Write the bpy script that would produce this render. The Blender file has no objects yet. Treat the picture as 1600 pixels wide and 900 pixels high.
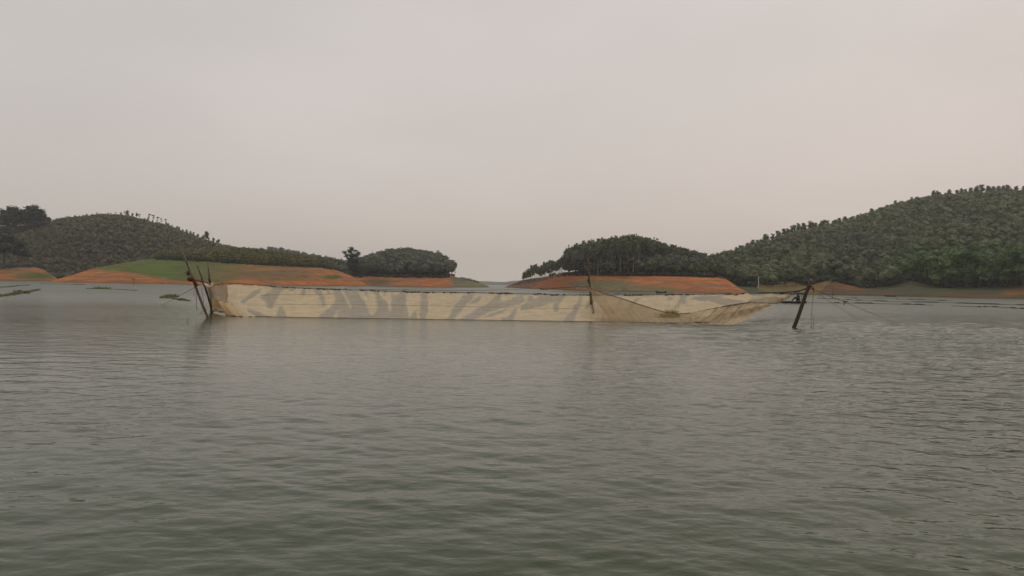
import bpy, math, random
import numpy as np
from mathutils import Vector, Matrix

scene = bpy.context.scene
col = scene.collection
random.seed(7)
RNG = np.random.default_rng(7)

# ------------------------------------------------------------------ camera
F = 1186.0                      # focal length in photo pixels (1600 wide)
CAMH = 2.0
PITCH = math.atan(5.5 / F)
ROLL = 0.0160
fw = np.array([0, math.cos(PITCH), -math.sin(PITCH)])
r0 = np.array([1.0, 0, 0]); u0 = np.cross(r0, fw)
rt = math.cos(ROLL) * r0 + math.sin(ROLL) * u0
up = -math.sin(ROLL) * r0 + math.cos(ROLL) * u0
CAM = np.array([0, 0, CAMH])
cd = bpy.data.cameras.new('camera'); cam = bpy.data.objects.new('camera', cd); col.objects.link(cam)
cd.sensor_width = 36; cd.lens = 36 * F / 1600; cd.clip_start = 0.1; cd.clip_end = 30000
cam.matrix_world = Matrix(((rt[0], up[0], -fw[0], 0), (rt[1], up[1], -fw[1], 0), (rt[2], up[2], -fw[2], CAMH), (0, 0, 0, 1)))
scene.camera = cam

def ray(px, py):
    return fw + (px - 800) / F * rt - (py - 450) / F * up
def at(px, py, Y):              # world point seen at photo pixel px,py at depth Y
    d = ray(px, py); return CAM + d * (Y / d[1])
def ground(px, py, z=0.0):
    d = ray(px, py); return CAM + d * ((z - CAMH) / d[2])
def proj(P):                    # (n,3) -> px, py
    q = np.asarray(P, float) - CAM
    c = q @ fw
    return 800 + F * (q @ rt) / c, 450 - F * (q @ up) / c

# ------------------------------------------------------------------ world and sun
SUN_EL, SUN_AZ = 58, 35         # degrees, azimuth from +Y towards +X
w = bpy.data.worlds.new('World'); scene.world = w; w.use_nodes = True
nt = w.node_tree; N = nt.nodes; L = nt.links
bg = N['Background']
sky = N.new('ShaderNodeTexSky'); sky.sky_type = 'NISHITA'; sky.sun_disc = False
sky.sun_elevation = math.radians(SUN_EL); sky.sun_rotation = math.radians(SUN_AZ)
sky.dust_density = 6; sky.air_density = 1.0
tc = N.new('ShaderNodeTexCoord'); sp = N.new('ShaderNodeSeparateXYZ'); L.new(tc.outputs['Generated'], sp.inputs[0])
ramp = N.new('ShaderNodeValToRGB'); L.new(sp.outputs['Z'], ramp.inputs[0])
cr = ramp.color_ramp
cr.elements[0].position = 0.0; cr.elements[0].color = (6.75, 5.85, 4.95, 1)
cr.elements[1].position = 1.0; cr.elements[1].color = (7.6, 7.4, 7.2, 1)
for p, c in ((0.12, (6.45, 5.75, 5.25, 1)), (0.4, (6.5, 6.05, 5.7, 1))):
    e = cr.elements.new(p); e.color = c
cl = N.new('ShaderNodeTexNoise'); cl.inputs['Scale'].default_value = 1.9; cl.inputs['Detail'].default_value = 5; cl.inputs['Roughness'].default_value = .55
mpw = N.new('ShaderNodeMapping'); mpw.inputs['Scale'].default_value = (1, 1, 2.5); L.new(tc.outputs['Generated'], mpw.inputs[0]); L.new(mpw.outputs[0], cl.inputs['Vector'])
clm = N.new('ShaderNodeMapRange'); clm.inputs[1].default_value = .3; clm.inputs[2].default_value = .7; clm.inputs[3].default_value = .94; clm.inputs[4].default_value = 1.06
L.new(cl.outputs['Fac'], clm.inputs[0])
# the right half of the overcast is a touch warmer (thin cloud before the sun)
xr = N.new('ShaderNodeMapRange'); xr.inputs[1].default_value = -.6; xr.inputs[2].default_value = .6; L.new(sp.outputs['X'], xr.inputs[0])
wc = N.new('ShaderNodeMix'); wc.data_type = 'RGBA'; wc.inputs[6].default_value = (.965, .985, 1.0, 1); wc.inputs[7].default_value = (1.05, 1.015, 1.0, 1)
L.new(xr.outputs[0], wc.inputs[0])
m1 = N.new('ShaderNodeVectorMath'); m1.operation = 'MULTIPLY'; L.new(ramp.outputs[0], m1.inputs[0]); L.new(wc.outputs[2], m1.inputs[1])
m2 = N.new('ShaderNodeVectorMath'); m2.operation = 'SCALE'; L.new(m1.outputs[0], m2.inputs[0]); L.new(clm.outputs[0], m2.inputs['Scale'])
mx = N.new('ShaderNodeMix'); mx.data_type = 'RGBA'; mx.inputs[0].default_value = 0.9
L.new(sky.outputs[0], mx.inputs[6]); L.new(m2.outputs[0], mx.inputs[7]); L.new(mx.outputs[2], bg.inputs['Color'])
bg.inputs['Strength'].default_value = 0.1
sd = bpy.data.lights.new('sun', 'SUN'); so = bpy.data.objects.new('sun', sd); col.objects.link(so)
sd.energy = 0.7; sd.angle = math.radians(25); sd.color = (1, .95, .88)
a, e = math.radians(SUN_AZ), math.radians(SUN_EL)
so.rotation_euler = Vector((math.sin(a) * math.cos(e), math.cos(a) * math.cos(e), math.sin(e))).to_track_quat('Z', 'Y').to_euler()
vs = scene.view_settings; vs.view_transform = 'Standard'; vs.look = 'None'; vs.exposure = 0; vs.gamma = 1
scene.cycles.max_bounces = 6; scene.cycles.transparent_max_bounces = 12; scene.cycles.volume_bounces = 0
HAZE = 0.00022

# ------------------------------------------------------------------ helpers
def tag(o, label=None, cat=None, group=None, kind=None):
    if label: o['label'] = label
    if cat: o['category'] = cat
    if group: o['group'] = group
    if kind: o['kind'] = kind
    return o
def empty(name, loc):
    o = bpy.data.objects.new(name, None); o.location = [float(c) for c in loc]; o.empty_display_size = .3
    col.objects.link(o); return o
def mesh_np(name, V, T, smooth=False):
    """V (n,3), T (m,3) or (m,4)"""
    V = np.asarray(V, np.float32); T = np.asarray(T, np.int32); k = T.shape[1]
    me = bpy.data.meshes.new(name)
    me.vertices.add(len(V)); me.vertices.foreach_set('co', V.ravel())
    me.loops.add(T.size); me.loops.foreach_set('vertex_index', T.ravel())
    me.polygons.add(len(T)); me.polygons.foreach_set('loop_start', np.arange(0, T.size, k, dtype=np.int32))
    me.polygons.foreach_set('use_smooth', np.full(len(T), smooth))
    me.update(calc_edges=True); me.validate()
    return me
def color_attr(me, name, C):
    at_ = me.color_attributes.new(name, 'FLOAT_COLOR', 'POINT')
    C = np.asarray(C, np.float32)
    if C.shape[1] == 3: C = np.hstack([C, np.ones((len(C), 1), np.float32)])
    at_.data.foreach_set('color', C.ravel())
def link(name, me, mat=None, parent=None, loc=None):
    o = bpy.data.objects.new(name, me); col.objects.link(o)
    if mat is not None:
        if not me.materials: me.materials.append(mat)
    if parent is not None: o.parent = parent
    if loc is not None: o.location = [float(c) for c in loc]
    return o
class MB:
    """collects solids, builds one mesh"""
    def __init__(s): s.v = []; s.f = []
    def add(s, v, f):
        n = len(s.v); s.v += [tuple(float(c) for c in p) for p in v]; s.f += [tuple(i + n for i in q) for q in f]; return s
    def tube(s, pts, radii, n=8, caps=True):
        pts = [np.asarray(p, float) for p in pts]
        if np.isscalar(radii): radii = [radii] * len(pts)
        vs_ = []; fs = []
        for i, p in enumerate(pts):
            t = pts[min(i + 1, len(pts) - 1)] - pts[max(i - 1, 0)]; t = t / (np.linalg.norm(t) + 1e-9)
            a_ = np.array([0, 0, 1.]) if abs(t[2]) < .9 else np.array([1., 0, 0])
            b = np.cross(t, a_); b /= np.linalg.norm(b); c = np.cross(b, t)
            for k in range(n):
                an = 2 * math.pi * k / n
                vs_.append(p + radii[i] * (math.cos(an) * b + math.sin(an) * c))
        for i in range(len(pts) - 1):
            for k in range(n):
                fs.append((i * n + k, i * n + (k + 1) % n, (i + 1) * n + (k + 1) % n, (i + 1) * n + k))
        if caps: fs.append(tuple(range(n))[::-1]); fs.append(tuple(range((len(pts) - 1) * n, len(pts) * n)))
        return s.add(vs_, fs)
    def box(s, c, d, rz=0):
        c = np.array(c, float); hx, hy, hz = [q / 2 for q in d]; v = []
        for z in (-hz, hz):
            for x, y in ((-hx, -hy), (hx, -hy), (hx, hy), (-hx, hy)):
                v.append(c + (x * math.cos(rz) - y * math.sin(rz), x * math.sin(rz) + y * math.cos(rz), z))
        return s.add(v, [(0, 3, 2, 1), (4, 5, 6, 7), (0, 1, 5, 4), (1, 2, 6, 5), (2, 3, 7, 6), (3, 0, 4, 7)])
    def ball(s, c, r, n=8, m=6, jit=0, seed=0):
        rr = random.Random(seed); r = (r, r, r) if np.isscalar(r) else r; v = []; f = []
        for i in range(m + 1):
            th = math.pi * i / m
            for k in range(n):
                ph = 2 * math.pi * k / n; q = 1 + rr.uniform(-jit, jit)
                v.append((c[0] + q * r[0] * math.sin(th) * math.cos(ph), c[1] + q * r[1] * math.sin(th) * math.sin(ph), c[2] + q * r[2] * math.cos(th)))
        for i in range(m):
            for k in range(n): f.append((i * n + k, (i + 1) * n + k, (i + 1) * n + (k + 1) % n, i * n + (k + 1) % n))
        return s.add(v, f)
    def build(s, name, mat, parent=None, smooth=True, org=None):
        me = bpy.data.meshes.new(name)
        v = s.v
        o_ = np.zeros(3)
        if parent is not None: o_ = np.array(parent.matrix_world_loc) if hasattr(parent, 'matrix_world_loc') else np.array(parent.location)
        if org is not None: o_ = np.array(org, float)
        me.from_pydata([tuple(np.array(p) - o_) for p in v], [], s.f); me.update()
        if smooth: me.polygons.foreach_set('use_smooth', [True] * len(me.polygons))
        o = link(name, me, mat, parent)
        if org is not None and parent is None: o.location = [float(c) for c in org]
        return o

def mat_new(name):
    m = bpy.data.materials.new(name); m.use_nodes = True
    return m, m.node_tree.nodes, m.node_tree.links, m.node_tree.nodes['Principled BSDF']
def simple(name, c, rough=.8, c2=None, scale=6, spec=.3, bump=0, coat=None):
    m, N, L, b = mat_new(name)
    b.inputs['Base Color'].default_value = (*c, 1); b.inputs['Roughness'].default_value = rough
    b.inputs['Specular IOR Level'].default_value = spec
    if c2 is not None:
        n = N.new('ShaderNodeTexNoise'); n.inputs['Scale'].default_value = scale; n.inputs['Detail'].default_value = 5
        t = N.new('ShaderNodeTexCoord'); L.new(t.outputs['Object'], n.inputs['Vector'])
        r = N.new('ShaderNodeValToRGB'); r.color_ramp.elements[0].position = .35; r.color_ramp.elements[1].position = .65
        r.color_ramp.elements[0].color = (*c, 1); r.color_ramp.elements[1].color = (*c2, 1)
        L.new(n.outputs['Fac'], r.inputs[0]); L.new(r.outputs[0], b.inputs['Base Color'])
        if bump:
            bp = N.new('ShaderNodeBump'); bp.inputs['Strength'].default_value = bump; bp.inputs['Distance'].default_value = .02
            L.new(n.outputs['Fac'], bp.inputs['Height']); L.new(bp.outputs[0], b.inputs['Normal'])
    return m
def vnoise(x, y, seed=0, oct=4):
    """cheap smooth pseudo noise, roughly -1..1"""
    r = np.random.default_rng(seed); s = 0; amp = 1; tot = 0
    for o in range(oct):
        for k in range(3):
            a_ = r.uniform(0, 2 * math.pi); ph = r.uniform(0, 6.28); f = 2 ** o * r.uniform(.8, 1.3)
            s = s + amp * np.sin(f * (x * math.cos(a_) + y * math.sin(a_)) + ph + 1.3 * np.sin(f * .6 * (y * math.cos(a_) - x * math.sin(a_)) + ph * 2))
            tot += amp
        amp *= .55
    return s / tot * 1.8

# ------------------------------------------------------------------ materials
def ground_mat():
    m, N, L, b = mat_new('ground_soil')
    va = N.new('ShaderNodeVertexColor'); va.layer_name = 'soil'
    t = N.new('ShaderNodeTexCoord')
    n1 = N.new('ShaderNodeTexNoise'); n1.inputs['Scale'].default_value = .35; n1.inputs['Detail'].default_value = 8; n1.inputs['Roughness'].default_value = .65
    mp = N.new('ShaderNodeMapping'); mp.inputs['Scale'].default_value = (.35, 1, 3.0); L.new(t.outputs['Object'], mp.inputs[0]); L.new(mp.outputs[0], n1.inputs['Vector'])
    n2 = N.new('ShaderNodeTexNoise'); n2.inputs['Scale'].default_value = 2.2; n2.inputs['Detail'].default_value = 5; L.new(t.outputs['Object'], n2.inputs['Vector'])
    mr = N.new('ShaderNodeMapRange'); mr.inputs[1].default_value = .3; mr.inputs[2].default_value = .7; mr.inputs[3].default_value = .58; mr.inputs[4].default_value = 1.35; L.new(n1.outputs['Fac'], mr.inputs[0])
    mr2 = N.new('ShaderNodeMapRange'); mr2.inputs[1].default_value = .3; mr2.inputs[2].default_value = .7; mr2.inputs[3].default_value = .78; mr2.inputs[4].default_value = 1.2; L.new(n2.outputs['Fac'], mr2.inputs[0])
    mu = N.new('ShaderNodeMath'); mu.operation = 'MULTIPLY'; L.new(mr.outputs[0], mu.inputs[0]); L.new(mr2.outputs[0], mu.inputs[1])
    sc = N.new('ShaderNodeVectorMath'); sc.operation = 'SCALE'; L.new(va.outputs[0], sc.inputs[0]); L.new(mu.outputs[0], sc.inputs['Scale'])
    sx = N.new('ShaderNodeSeparateXYZ'); L.new(t.outputs['Object'], sx.inputs[0])
    nz_ = N.new('ShaderNodeTexNoise'); nz_.inputs['Scale'].default_value = .12; nz_.inputs['Detail'].default_value = 4; L.new(t.outputs['Object'], nz_.inputs['Vector'])
    ph = N.new('ShaderNodeMath'); ph.operation = 'MULTIPLY_ADD'; ph.inputs[1].default_value = 14; L.new(nz_.outputs['Fac'], ph.inputs[0]); mz = N.new('ShaderNodeMath'); mz.operation = 'MULTIPLY'; mz.inputs[1].default_value = 9.0; L.new(sx.outputs['Z'], mz.inputs[0]); L.new(mz.outputs[0], ph.inputs[2])
    sn = N.new('ShaderNodeMath'); sn.operation = 'SINE'; L.new(ph.outputs[0], sn.inputs[0])
    st = N.new('ShaderNodeMath'); st.operation = 'MULTIPLY_ADD'; st.inputs[1].default_value = .09; st.inputs[2].default_value = 1.0; L.new(sn.outputs[0], st.inputs[0])
    wt = N.new('ShaderNodeMapRange'); wt.inputs[1].default_value = .12; wt.inputs[2].default_value = .55; wt.inputs[3].default_value = .62; wt.inputs[4].default_value = 1.0; L.new(sx.outputs['Z'], wt.inputs[0])
    pr = N.new('ShaderNodeMath'); pr.operation = 'MULTIPLY'; L.new(st.outputs[0], pr.inputs[0]); L.new(wt.outputs[0], pr.inputs[1])
    sc2 = N.new('ShaderNodeVectorMath'); sc2.operation = 'SCALE'; L.new(sc.outputs[0], sc2.inputs[0]); L.new(pr.outputs[0], sc2.inputs['Scale'])
    L.new(sc2.outputs[0], b.inputs['Base Color']); b.inputs['Roughness'].default_value = .95; b.inputs['Specular IOR Level'].default_value = .15
    bp = N.new('ShaderNodeBump'); bp.inputs['Strength'].default_value = .6; bp.inputs['Distance'].default_value = .5
    L.new(n1.outputs['Fac'], bp.inputs['Height']); L.new(bp.outputs[0], b.inputs['Normal'])
    return m
M_GROUND = ground_mat()
def leaf_mat(name, c, c2, attr=False):
    m, N, L, b = mat_new(name)
    if attr:
        v = N.new('ShaderNodeVertexColor'); v.layer_name = 'tint'; src = v.outputs[0]
        L.new(src, b.inputs['Base Color'])
        cc = src
    else:
        oi = N.new('ShaderNodeObjectInfo'); mx_ = N.new('ShaderNodeMix'); mx_.data_type = 'RGBA'
        mx_.inputs[6].default_value = (*c, 1); mx_.inputs[7].default_value = (*c2, 1); L.new(oi.outputs['Random'], mx_.inputs[0])
        g = N.new('ShaderNodeTexNoise'); g.inputs['Scale'].default_value = .9; t = N.new('ShaderNodeTexCoord'); L.new(t.outputs['Object'], g.inputs['Vector'])
        mr = N.new('ShaderNodeMapRange'); mr.inputs[1].default_value = .3; mr.inputs[2].default_value = .7; mr.inputs[3].default_value = .75; mr.inputs[4].default_value = 1.3; L.new(g.outputs['Fac'], mr.inputs[0])
        s = N.new('ShaderNodeVectorMath'); s.operation = 'SCALE'; L.new(mx_.outputs[2], s.inputs[0]); L.new(mr.outputs[0], s.inputs['Scale'])
        L.new(s.outputs[0], b.inputs['Base Color']); cc = s.outputs[0]
    b.inputs['Roughness'].default_value = .7; b.inputs['Specular IOR Level'].default_value = .25
    tr = N.new('ShaderNodeBsdfTranslucent'); L.new(cc, tr.inputs['Color'])
    ms = N.new('ShaderNodeMixShader'); ms.inputs[0].default_value = .25
    out = N['Material Output']; L.new(b.outputs[0], ms.inputs[1]); L.new(tr.outputs[0], ms.inputs[2]); L.new(ms.outputs[0], out.inputs['Surface'])
    return m
M_LEAF_TALL = leaf_mat('leaves_tall', (.105, .113, .066), (.160, .165, .085))
M_LEAF_DARK = leaf_mat('leaves_dark', (.030, .040, .026), (.042, .052, .030))
M_LEAF_GREEN = leaf_mat('leaves_green', (.075, .125, .040), (.125, .185, .055))
M_LEAF_STUFF = leaf_mat('leaves_forest', None, None, True)
M_BARK = simple('bark', (.30, .265, .21), .9, (.42, .38, .31), 3)
M_BARK_DARK = simple('bark_dark', (.06, .05, .04), .9, (.10, .085, .065), 3)

def water_mat():
    m, N, L, b = mat_new('lake_water')
    b.inputs['Base Color'].default_value = (.060, .066, .040, 1)
    b.inputs['Roughness'].default_value = .10; b.inputs['IOR'].default_value = 1.30
    t = N.new('ShaderNodeTexCoord')
    def nz(scale, sx, sy, detail, rz=0):
        mp = N.new('ShaderNodeMapping'); mp.inputs['Scale'].default_value = (sx, sy, 1); mp.inputs['Rotation'].default_value = (0, 0, rz)
        L.new(t.outputs['Object'], mp.inputs[0])
        n = N.new('ShaderNodeTexNoise'); n.inputs['Scale'].default_value = scale; n.inputs['Detail'].default_value = detail
        L.new(mp.outputs[0], n.inputs['Vector']); return n
    big = nz(.045, .6, 1.3, 3)      # patches of calm and ruffled water
    bm0 = N.new('ShaderNodeMapRange'); bm0.inputs[1].default_value = .35; bm0.inputs[2].default_value = .65; bm0.inputs[3].default_value = .6; bm0.inputs[4].default_value = 1.4; L.new(big.outputs['Fac'], bm0.inputs[0])
    rv = N.new('ShaderNodeVertexColor'); rv.layer_name = 'ruffle'; rs = N.new('ShaderNodeSeparateColor'); L.new(rv.outputs[0], rs.inputs[0])
    bm = N.new('ShaderNodeMath'); bm.operation = 'MULTIPLY'; L.new(bm0.outputs[0], bm.inputs[0]); bq = N.new('ShaderNodeMath'); bq.operation = 'MULTIPLY_ADD'; bq.inputs[1].default_value = .62; bq.inputs[2].default_value = .13; L.new(rs.outputs[0], bq.inputs[0]); L.new(bq.outputs[0], bm.inputs[1])
    fine = nz(6.5, .8, 1.2, 3, .08); mid = nz(2.1, .75, 1.25, 3, -.06)
    a1 = N.new('ShaderNodeMath'); a1.operation = 'MULTIPLY'; a1.inputs[1].default_value = .050; L.new(fine.outputs['Fac'], a1.inputs[0])
    a2 = N.new('ShaderNodeMath'); a2.operation = 'MULTIPLY_ADD'; a2.inputs[1].default_value = .11; L.new(mid.outputs['Fac'], a2.inputs[0]); L.new(a1.outputs[0], a2.inputs[2])
    a3 = N.new('ShaderNodeMath'); a3.operation = 'MULTIPLY'; L.new(a2.outputs[0], a3.inputs[0]); L.new(bm.outputs[0], a3.inputs[1])
    bp = N.new('ShaderNodeBump'); bp.inputs['Strength'].default_value = 1; bp.inputs['Distance'].default_value = 1.0
    L.new(a3.outputs[0], bp.inputs['Height']); L.new(bp.outputs[0], b.inputs['Normal'])
    ro = N.new('ShaderNodeMath'); ro.operation = 'MULTIPLY_ADD'; ro.inputs[1].default_value = .24; ro.inputs[2].default_value = .07; L.new(rs.outputs[1], ro.inputs[0]); r2_ = N.new('ShaderNodeMath'); r2_.operation = 'MULTIPLY_ADD'; r2_.inputs[1].default_value = .03; L.new(rs.outputs[0], r2_.inputs[0]); L.new(ro.outputs[0], r2_.inputs[2]); L.new(r2_.outputs[0], b.inputs['Roughness'])
    # slight drift of silt colour
    cn = nz(.12, 1, 1, 3); r = N.new('ShaderNodeMix'); r.data_type = 'RGBA'
    r.inputs[6].default_value = (.020, .034, .006, 1); r.inputs[7].default_value = (.027, .039, .009, 1); L.new(cn.outputs['Fac'], r.inputs[0]); L.new(r.outputs[2], b.inputs['Base Color'])
    return m
M_WATER = water_mat()

# ------------------------------------------------------------------ water (world-space wavelets, finer mesh near the viewer)
def build_water():
    ratio = 1.005
    Ys = [3.0]
    while Ys[-1] < 95: Ys.append(Ys[-1] * ratio)
    near = len(Ys)
    while Ys[-1] < 9000: Ys.append(Ys[-1] * 1.12)
    Ys = np.array([-3000., -60, -5, 1.0] + Ys)
    sd_ = np.linspace(-1, 1, 581)
    s = np.concatenate([[-2500, -60, -8, -2.5, -1.4], sd_, [1.4, 2.5, 8, 60, 2500]])
    Yg, Sg = np.meshgrid(Ys, s, indexing='ij')
    X = np.clip(Sg * np.maximum(Yg, 3.0), -7000, 7000)
    Z = np.zeros_like(X)
    r = np.random.default_rng(3)
    n = 46
    sl = .0075                       # slope contribution of each wave
    # rougher water to the right, a gust band reaching in from the right
    gust = 1 / (1 + np.exp(-(X - 6 - .10 * (Yg - 20)) / 3.0))
    band = np.exp(-((Yg - (33 + .05 * X)) / 9) ** 2) * (1 / (1 + np.exp(-(X - 7) / 2.0)))
    far = np.clip((Yg - 55) / 60, 0, 1)
    near = np.clip((20 - Yg) / 12, 0, 1)
    ruf = .34 - .06 * near + .85 * gust * (1 - .35 * near) + 2.0 * band + .22 * vnoise(X * .10, Yg * .16, 11) + .25 * far
    ruf = np.clip(ruf, .16, 2.4)
    for k in range(n):
        lam = .15 * (1.35 / .15) ** ((k + r.random()) / n)
        if k % 12 == 5: lam = r.uniform(1.6, 2.6)
        th = r.normal(0, .55) + .10
        if k % 9 == 0: th = r.normal(0, .9)
        kx, ky = 2 * math.pi / lam * math.sin(th), 2 * math.pi / lam * math.cos(th)
        a_ = sl * lam / (2 * math.pi) * (1.25 if lam < 1.4 else .7)
        wt = np.clip((lam / (.0055 * np.maximum(Yg, 3)) - 2.2) / 2, 0, 1)
        ph = kx * X + ky * Yg + r.uniform(0, 6.28) + .5 * vnoise(X * .35 / max(lam, .5), Yg * .35 / max(lam, .5), 100 + k, 2)
        wl = (ruf * (1.25 if lam < .5 else 1.0) if lam < 1.0 else (.26 + .36 * ruf)) * (1 - .55 * np.clip((Yg - 18) / 12, 0, 1) * (1 - gust))
        q = np.sin(ph)
        Z += wt * wl * a_ * (q + .28 * np.cos(2 * ph))
    for k in range(12):              # longer wind waves inside the gust
        lam = .8 * (3.2 / .8) ** (k / 11); th = r.normal(.03, .22)
        kx, ky = 2 * math.pi / lam * math.sin(th), 2 * math.pi / lam * math.cos(th)
        ph = kx * X + ky * Yg + r.uniform(0, 6.28) + .5 * vnoise(X * .12, Yg * .12, 300 + k, 2)
        wt = np.clip((lam / (.0055 * np.maximum(Yg, 3)) - 2.2) / 2, 0, 1)
        Z += wt * (.9 * band + .16 * gust * (1 - .6 * near)) * .024 * lam / 6.28 * (np.sin(ph) + .40 * np.cos(2 * ph))
    core = (np.abs(Sg) <= 1) & (Yg >= 3) & (Yg < 100)
    edge = np.clip((1 - np.abs(Sg)) / .06, 0, 1) * np.clip((95 - Yg) / 20, 0, 1) * np.clip((Yg - 3) / .6, 0, 1)
    Z *= np.where(core, edge, 0) * 2.1
    V = np.stack([X, Yg, Z], -1).reshape(-1, 3)
    nr, nc = Yg.shape
    idx = np.arange(nr * nc).reshape(nr, nc)
    Q = np.stack([idx[:-1, :-1], idx[:-1, 1:], idx[1:, 1:], idx[1:, :-1]], -1).reshape(-1, 4)
    me = mesh_np('water', V, Q, True)
    color_attr(me, 'ruffle', np.stack([(ruf / 2.5).ravel(), np.clip((Yg - 40) / 60, 0, 1).ravel(), np.zeros(Yg.size)], 1))
    tag(link('water', me, M_WATER), 'grey green rippled lake water, rougher towards the right', None, None, 'structure')
build_water()
# lake bed under everything
mb = MB(); mb.add([(-7000, -3000, -3), (7000, -3000, -3), (7000, 9000, -3), (-7000, 9000, -3)], [(0, 1, 2, 3)])
tag(mb.build('lake_bed', simple('silt', (.12, .10, .06), .9, (.16, .12, .08), .2), smooth=False), kind='structure')

# ------------------------------------------------------------------ landforms
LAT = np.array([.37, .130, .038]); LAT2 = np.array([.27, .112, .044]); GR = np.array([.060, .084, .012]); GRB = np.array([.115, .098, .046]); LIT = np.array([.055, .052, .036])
def lerp_poly(x, pts):
    return np.interp(x, [p[0] for p in pts], [p[1] for p in pts])
class Land:
    def __init__(s, cols, name, label, paint, nseed=1, rough=.35, nv=46, du=2.0, back=1.0, pw=1.0):
        s.px = np.array([c[0] for c in cols], float)
        S = []; H = []
        for c in cols:
            p = at(c[0], c[2], c[3]); S.append(p[0] / p[1]); H.append(max(p[2], .05))
        s.s = np.array(S); s.H = np.array(H)
        s.Yf = np.array([c[1] for c in cols], float); s.Yr = np.array([c[3] for c in cols], float)
        s.hb = np.array([c[4] for c in cols], float); s.db = np.array([c[5] for c in cols], float)
        s.seed = nseed; s.rough = rough; s.back = back; s.pw = pw
        n = int((s.px[-1] - s.px[0]) / du) + 1
        ss = np.linspace(s.s[0], s.s[-1], n)
        v = np.concatenate([[-.12], np.linspace(0, .25, nv // 2), np.linspace(.25, 1, nv // 2)[1:], np.linspace(1, 2, 14)[1:]])
        Vg, Sg = np.meshgrid(v, ss, indexing='ij')
        Yf = s.c(Sg, 'Yf'); D = s.c(Sg, 'Yr') - Yf
        Y = Yf + Vg * D
        X = Sg * Y
        Z = s.h(X, Y)
        V = np.stack([X, Y, Z], -1).reshape(-1, 3)
        nr, nc = Y.shape; idx = np.arange(nr * nc).reshape(nr, nc)
        Q = np.stack([idx[:-1, :-1], idx[:-1, 1:], idx[1:, 1:], idx[1:, :-1]], -1).reshape(-1, 4)
        me = mesh_np(name, V, Q, True)
        px, py = proj(V)
        C = paint(px, py, V)
        color_attr(me, 'soil', C)
        s.o = tag(link(name, me, M_GROUND), label, None, None, 'structure')
    def c(s, S, k): return np.interp(S, s.s, getattr(s, k))
    def h(s, X, Y):
        S = X / Y
        Yf = s.c(S, 'Yf'); D = np.maximum(s.c(S, 'Yr') - Yf, 1); H = s.c(S, 'H'); hb = np.minimum(s.c(S, 'hb'), H * .9); db = np.minimum(s.c(S, 'db'), D * .8)
        d = Y - Yf + 1.2 * vnoise(X * .05, Y * .01, s.seed + 5, 3)
        t = np.clip(d / db, 0, 1); z1 = hb * (1 - (1 - t) ** 1.4)
        t2 = np.clip((d - db) / (D - db), 0, 1); z2 = (H - hb) * np.sin(t2 * math.pi / 2) ** s.pw
        z = z1 + z2
        tb = np.clip((d - D) / (D * s.back), 0, 1)
        z = z * (np.cos(tb * math.pi) * .5 + .5) - 1.5 * tb
        edge = np.clip(z / 4, 0, 1)
        z = z + edge * s.rough * vnoise(X * .06, Y * .06, s.seed, 4) * np.clip(H / 6, .2, 1.5)
        z = np.where(d < 0, d * .12, z)
        # the ends sink under the water
        e = np.clip(np.minimum(S - s.s[0], s.s[-1] - S) / .006, 0, 1)
        return z * e - (1 - e) * .6
    def inside(s, X, Y):
        S = X / Y; return (S > s.s[0]) & (S < s.s[-1]) & (Y > s.c(S, 'Yf'))
def band(z, X, seed, f=3.2):
    return .5 + .5 * np.sin(z * f + 1.5 * vnoise(X * .03, z * .3, seed, 3))
def mixc(A, B, t):
    t = np.clip(t, 0, 1)[:, None]; return A * (1 - t) + B * t
def ell(px, py, cx, cy, rx, ry, soft=.4):
    d = np.sqrt(((px - cx) / rx) ** 2 + ((py - cy) / ry) ** 2); return np.clip((1 + soft / 2 - d) / soft, 0, 1)
def base_laterite(px, py, V, seed):
    n = vnoise(V[:, 0] * .08, V[:, 2] * .7, seed, 4)
    n2 = vnoise(V[:, 0] * .35, V[:, 2] * 2.2 + V[:, 1] * .1, seed + 50, 4)
    C = mixc(np.tile(LAT, (len(V), 1)), np.tile(LAT2, (len(V), 1)), .45 + .9 * n + .5 * n2)
    C = mixc(C, G([.16, .11, .055]), np.clip(n2 * 1.6 - .75, 0, .6))
    return C * (1 - .12 * band(V[:, 2], V[:, 0], seed))[:, None]
def G(c): return np.asarray(c, float)[None, :]

def paintA(px, py, V):
    C = base_laterite(px, py, V, 21); n = vnoise(V[:, 0] * .12, V[:, 2] * .9, 31)
    C = mixc(C, G(GRB), .35 + .5 * n); C = mixc(C, G(GR), ell(px, py, 62, 431, 30, 5, .8) * .8)
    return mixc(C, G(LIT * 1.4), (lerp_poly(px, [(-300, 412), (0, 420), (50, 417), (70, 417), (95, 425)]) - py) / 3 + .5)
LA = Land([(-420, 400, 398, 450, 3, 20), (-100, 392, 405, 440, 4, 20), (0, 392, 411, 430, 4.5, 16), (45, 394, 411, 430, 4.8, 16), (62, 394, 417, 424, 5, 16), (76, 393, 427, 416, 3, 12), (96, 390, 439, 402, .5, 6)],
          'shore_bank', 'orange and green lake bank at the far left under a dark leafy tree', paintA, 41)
def paintB(px, py, V):
    n = vnoise(V[:, 0] * .05, V[:, 1] * .05, 33)
    return mixc(np.tile(LIT * 1.0, (len(V), 1)), G([.075, .072, .042]), .4 + .5 * n)
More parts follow.
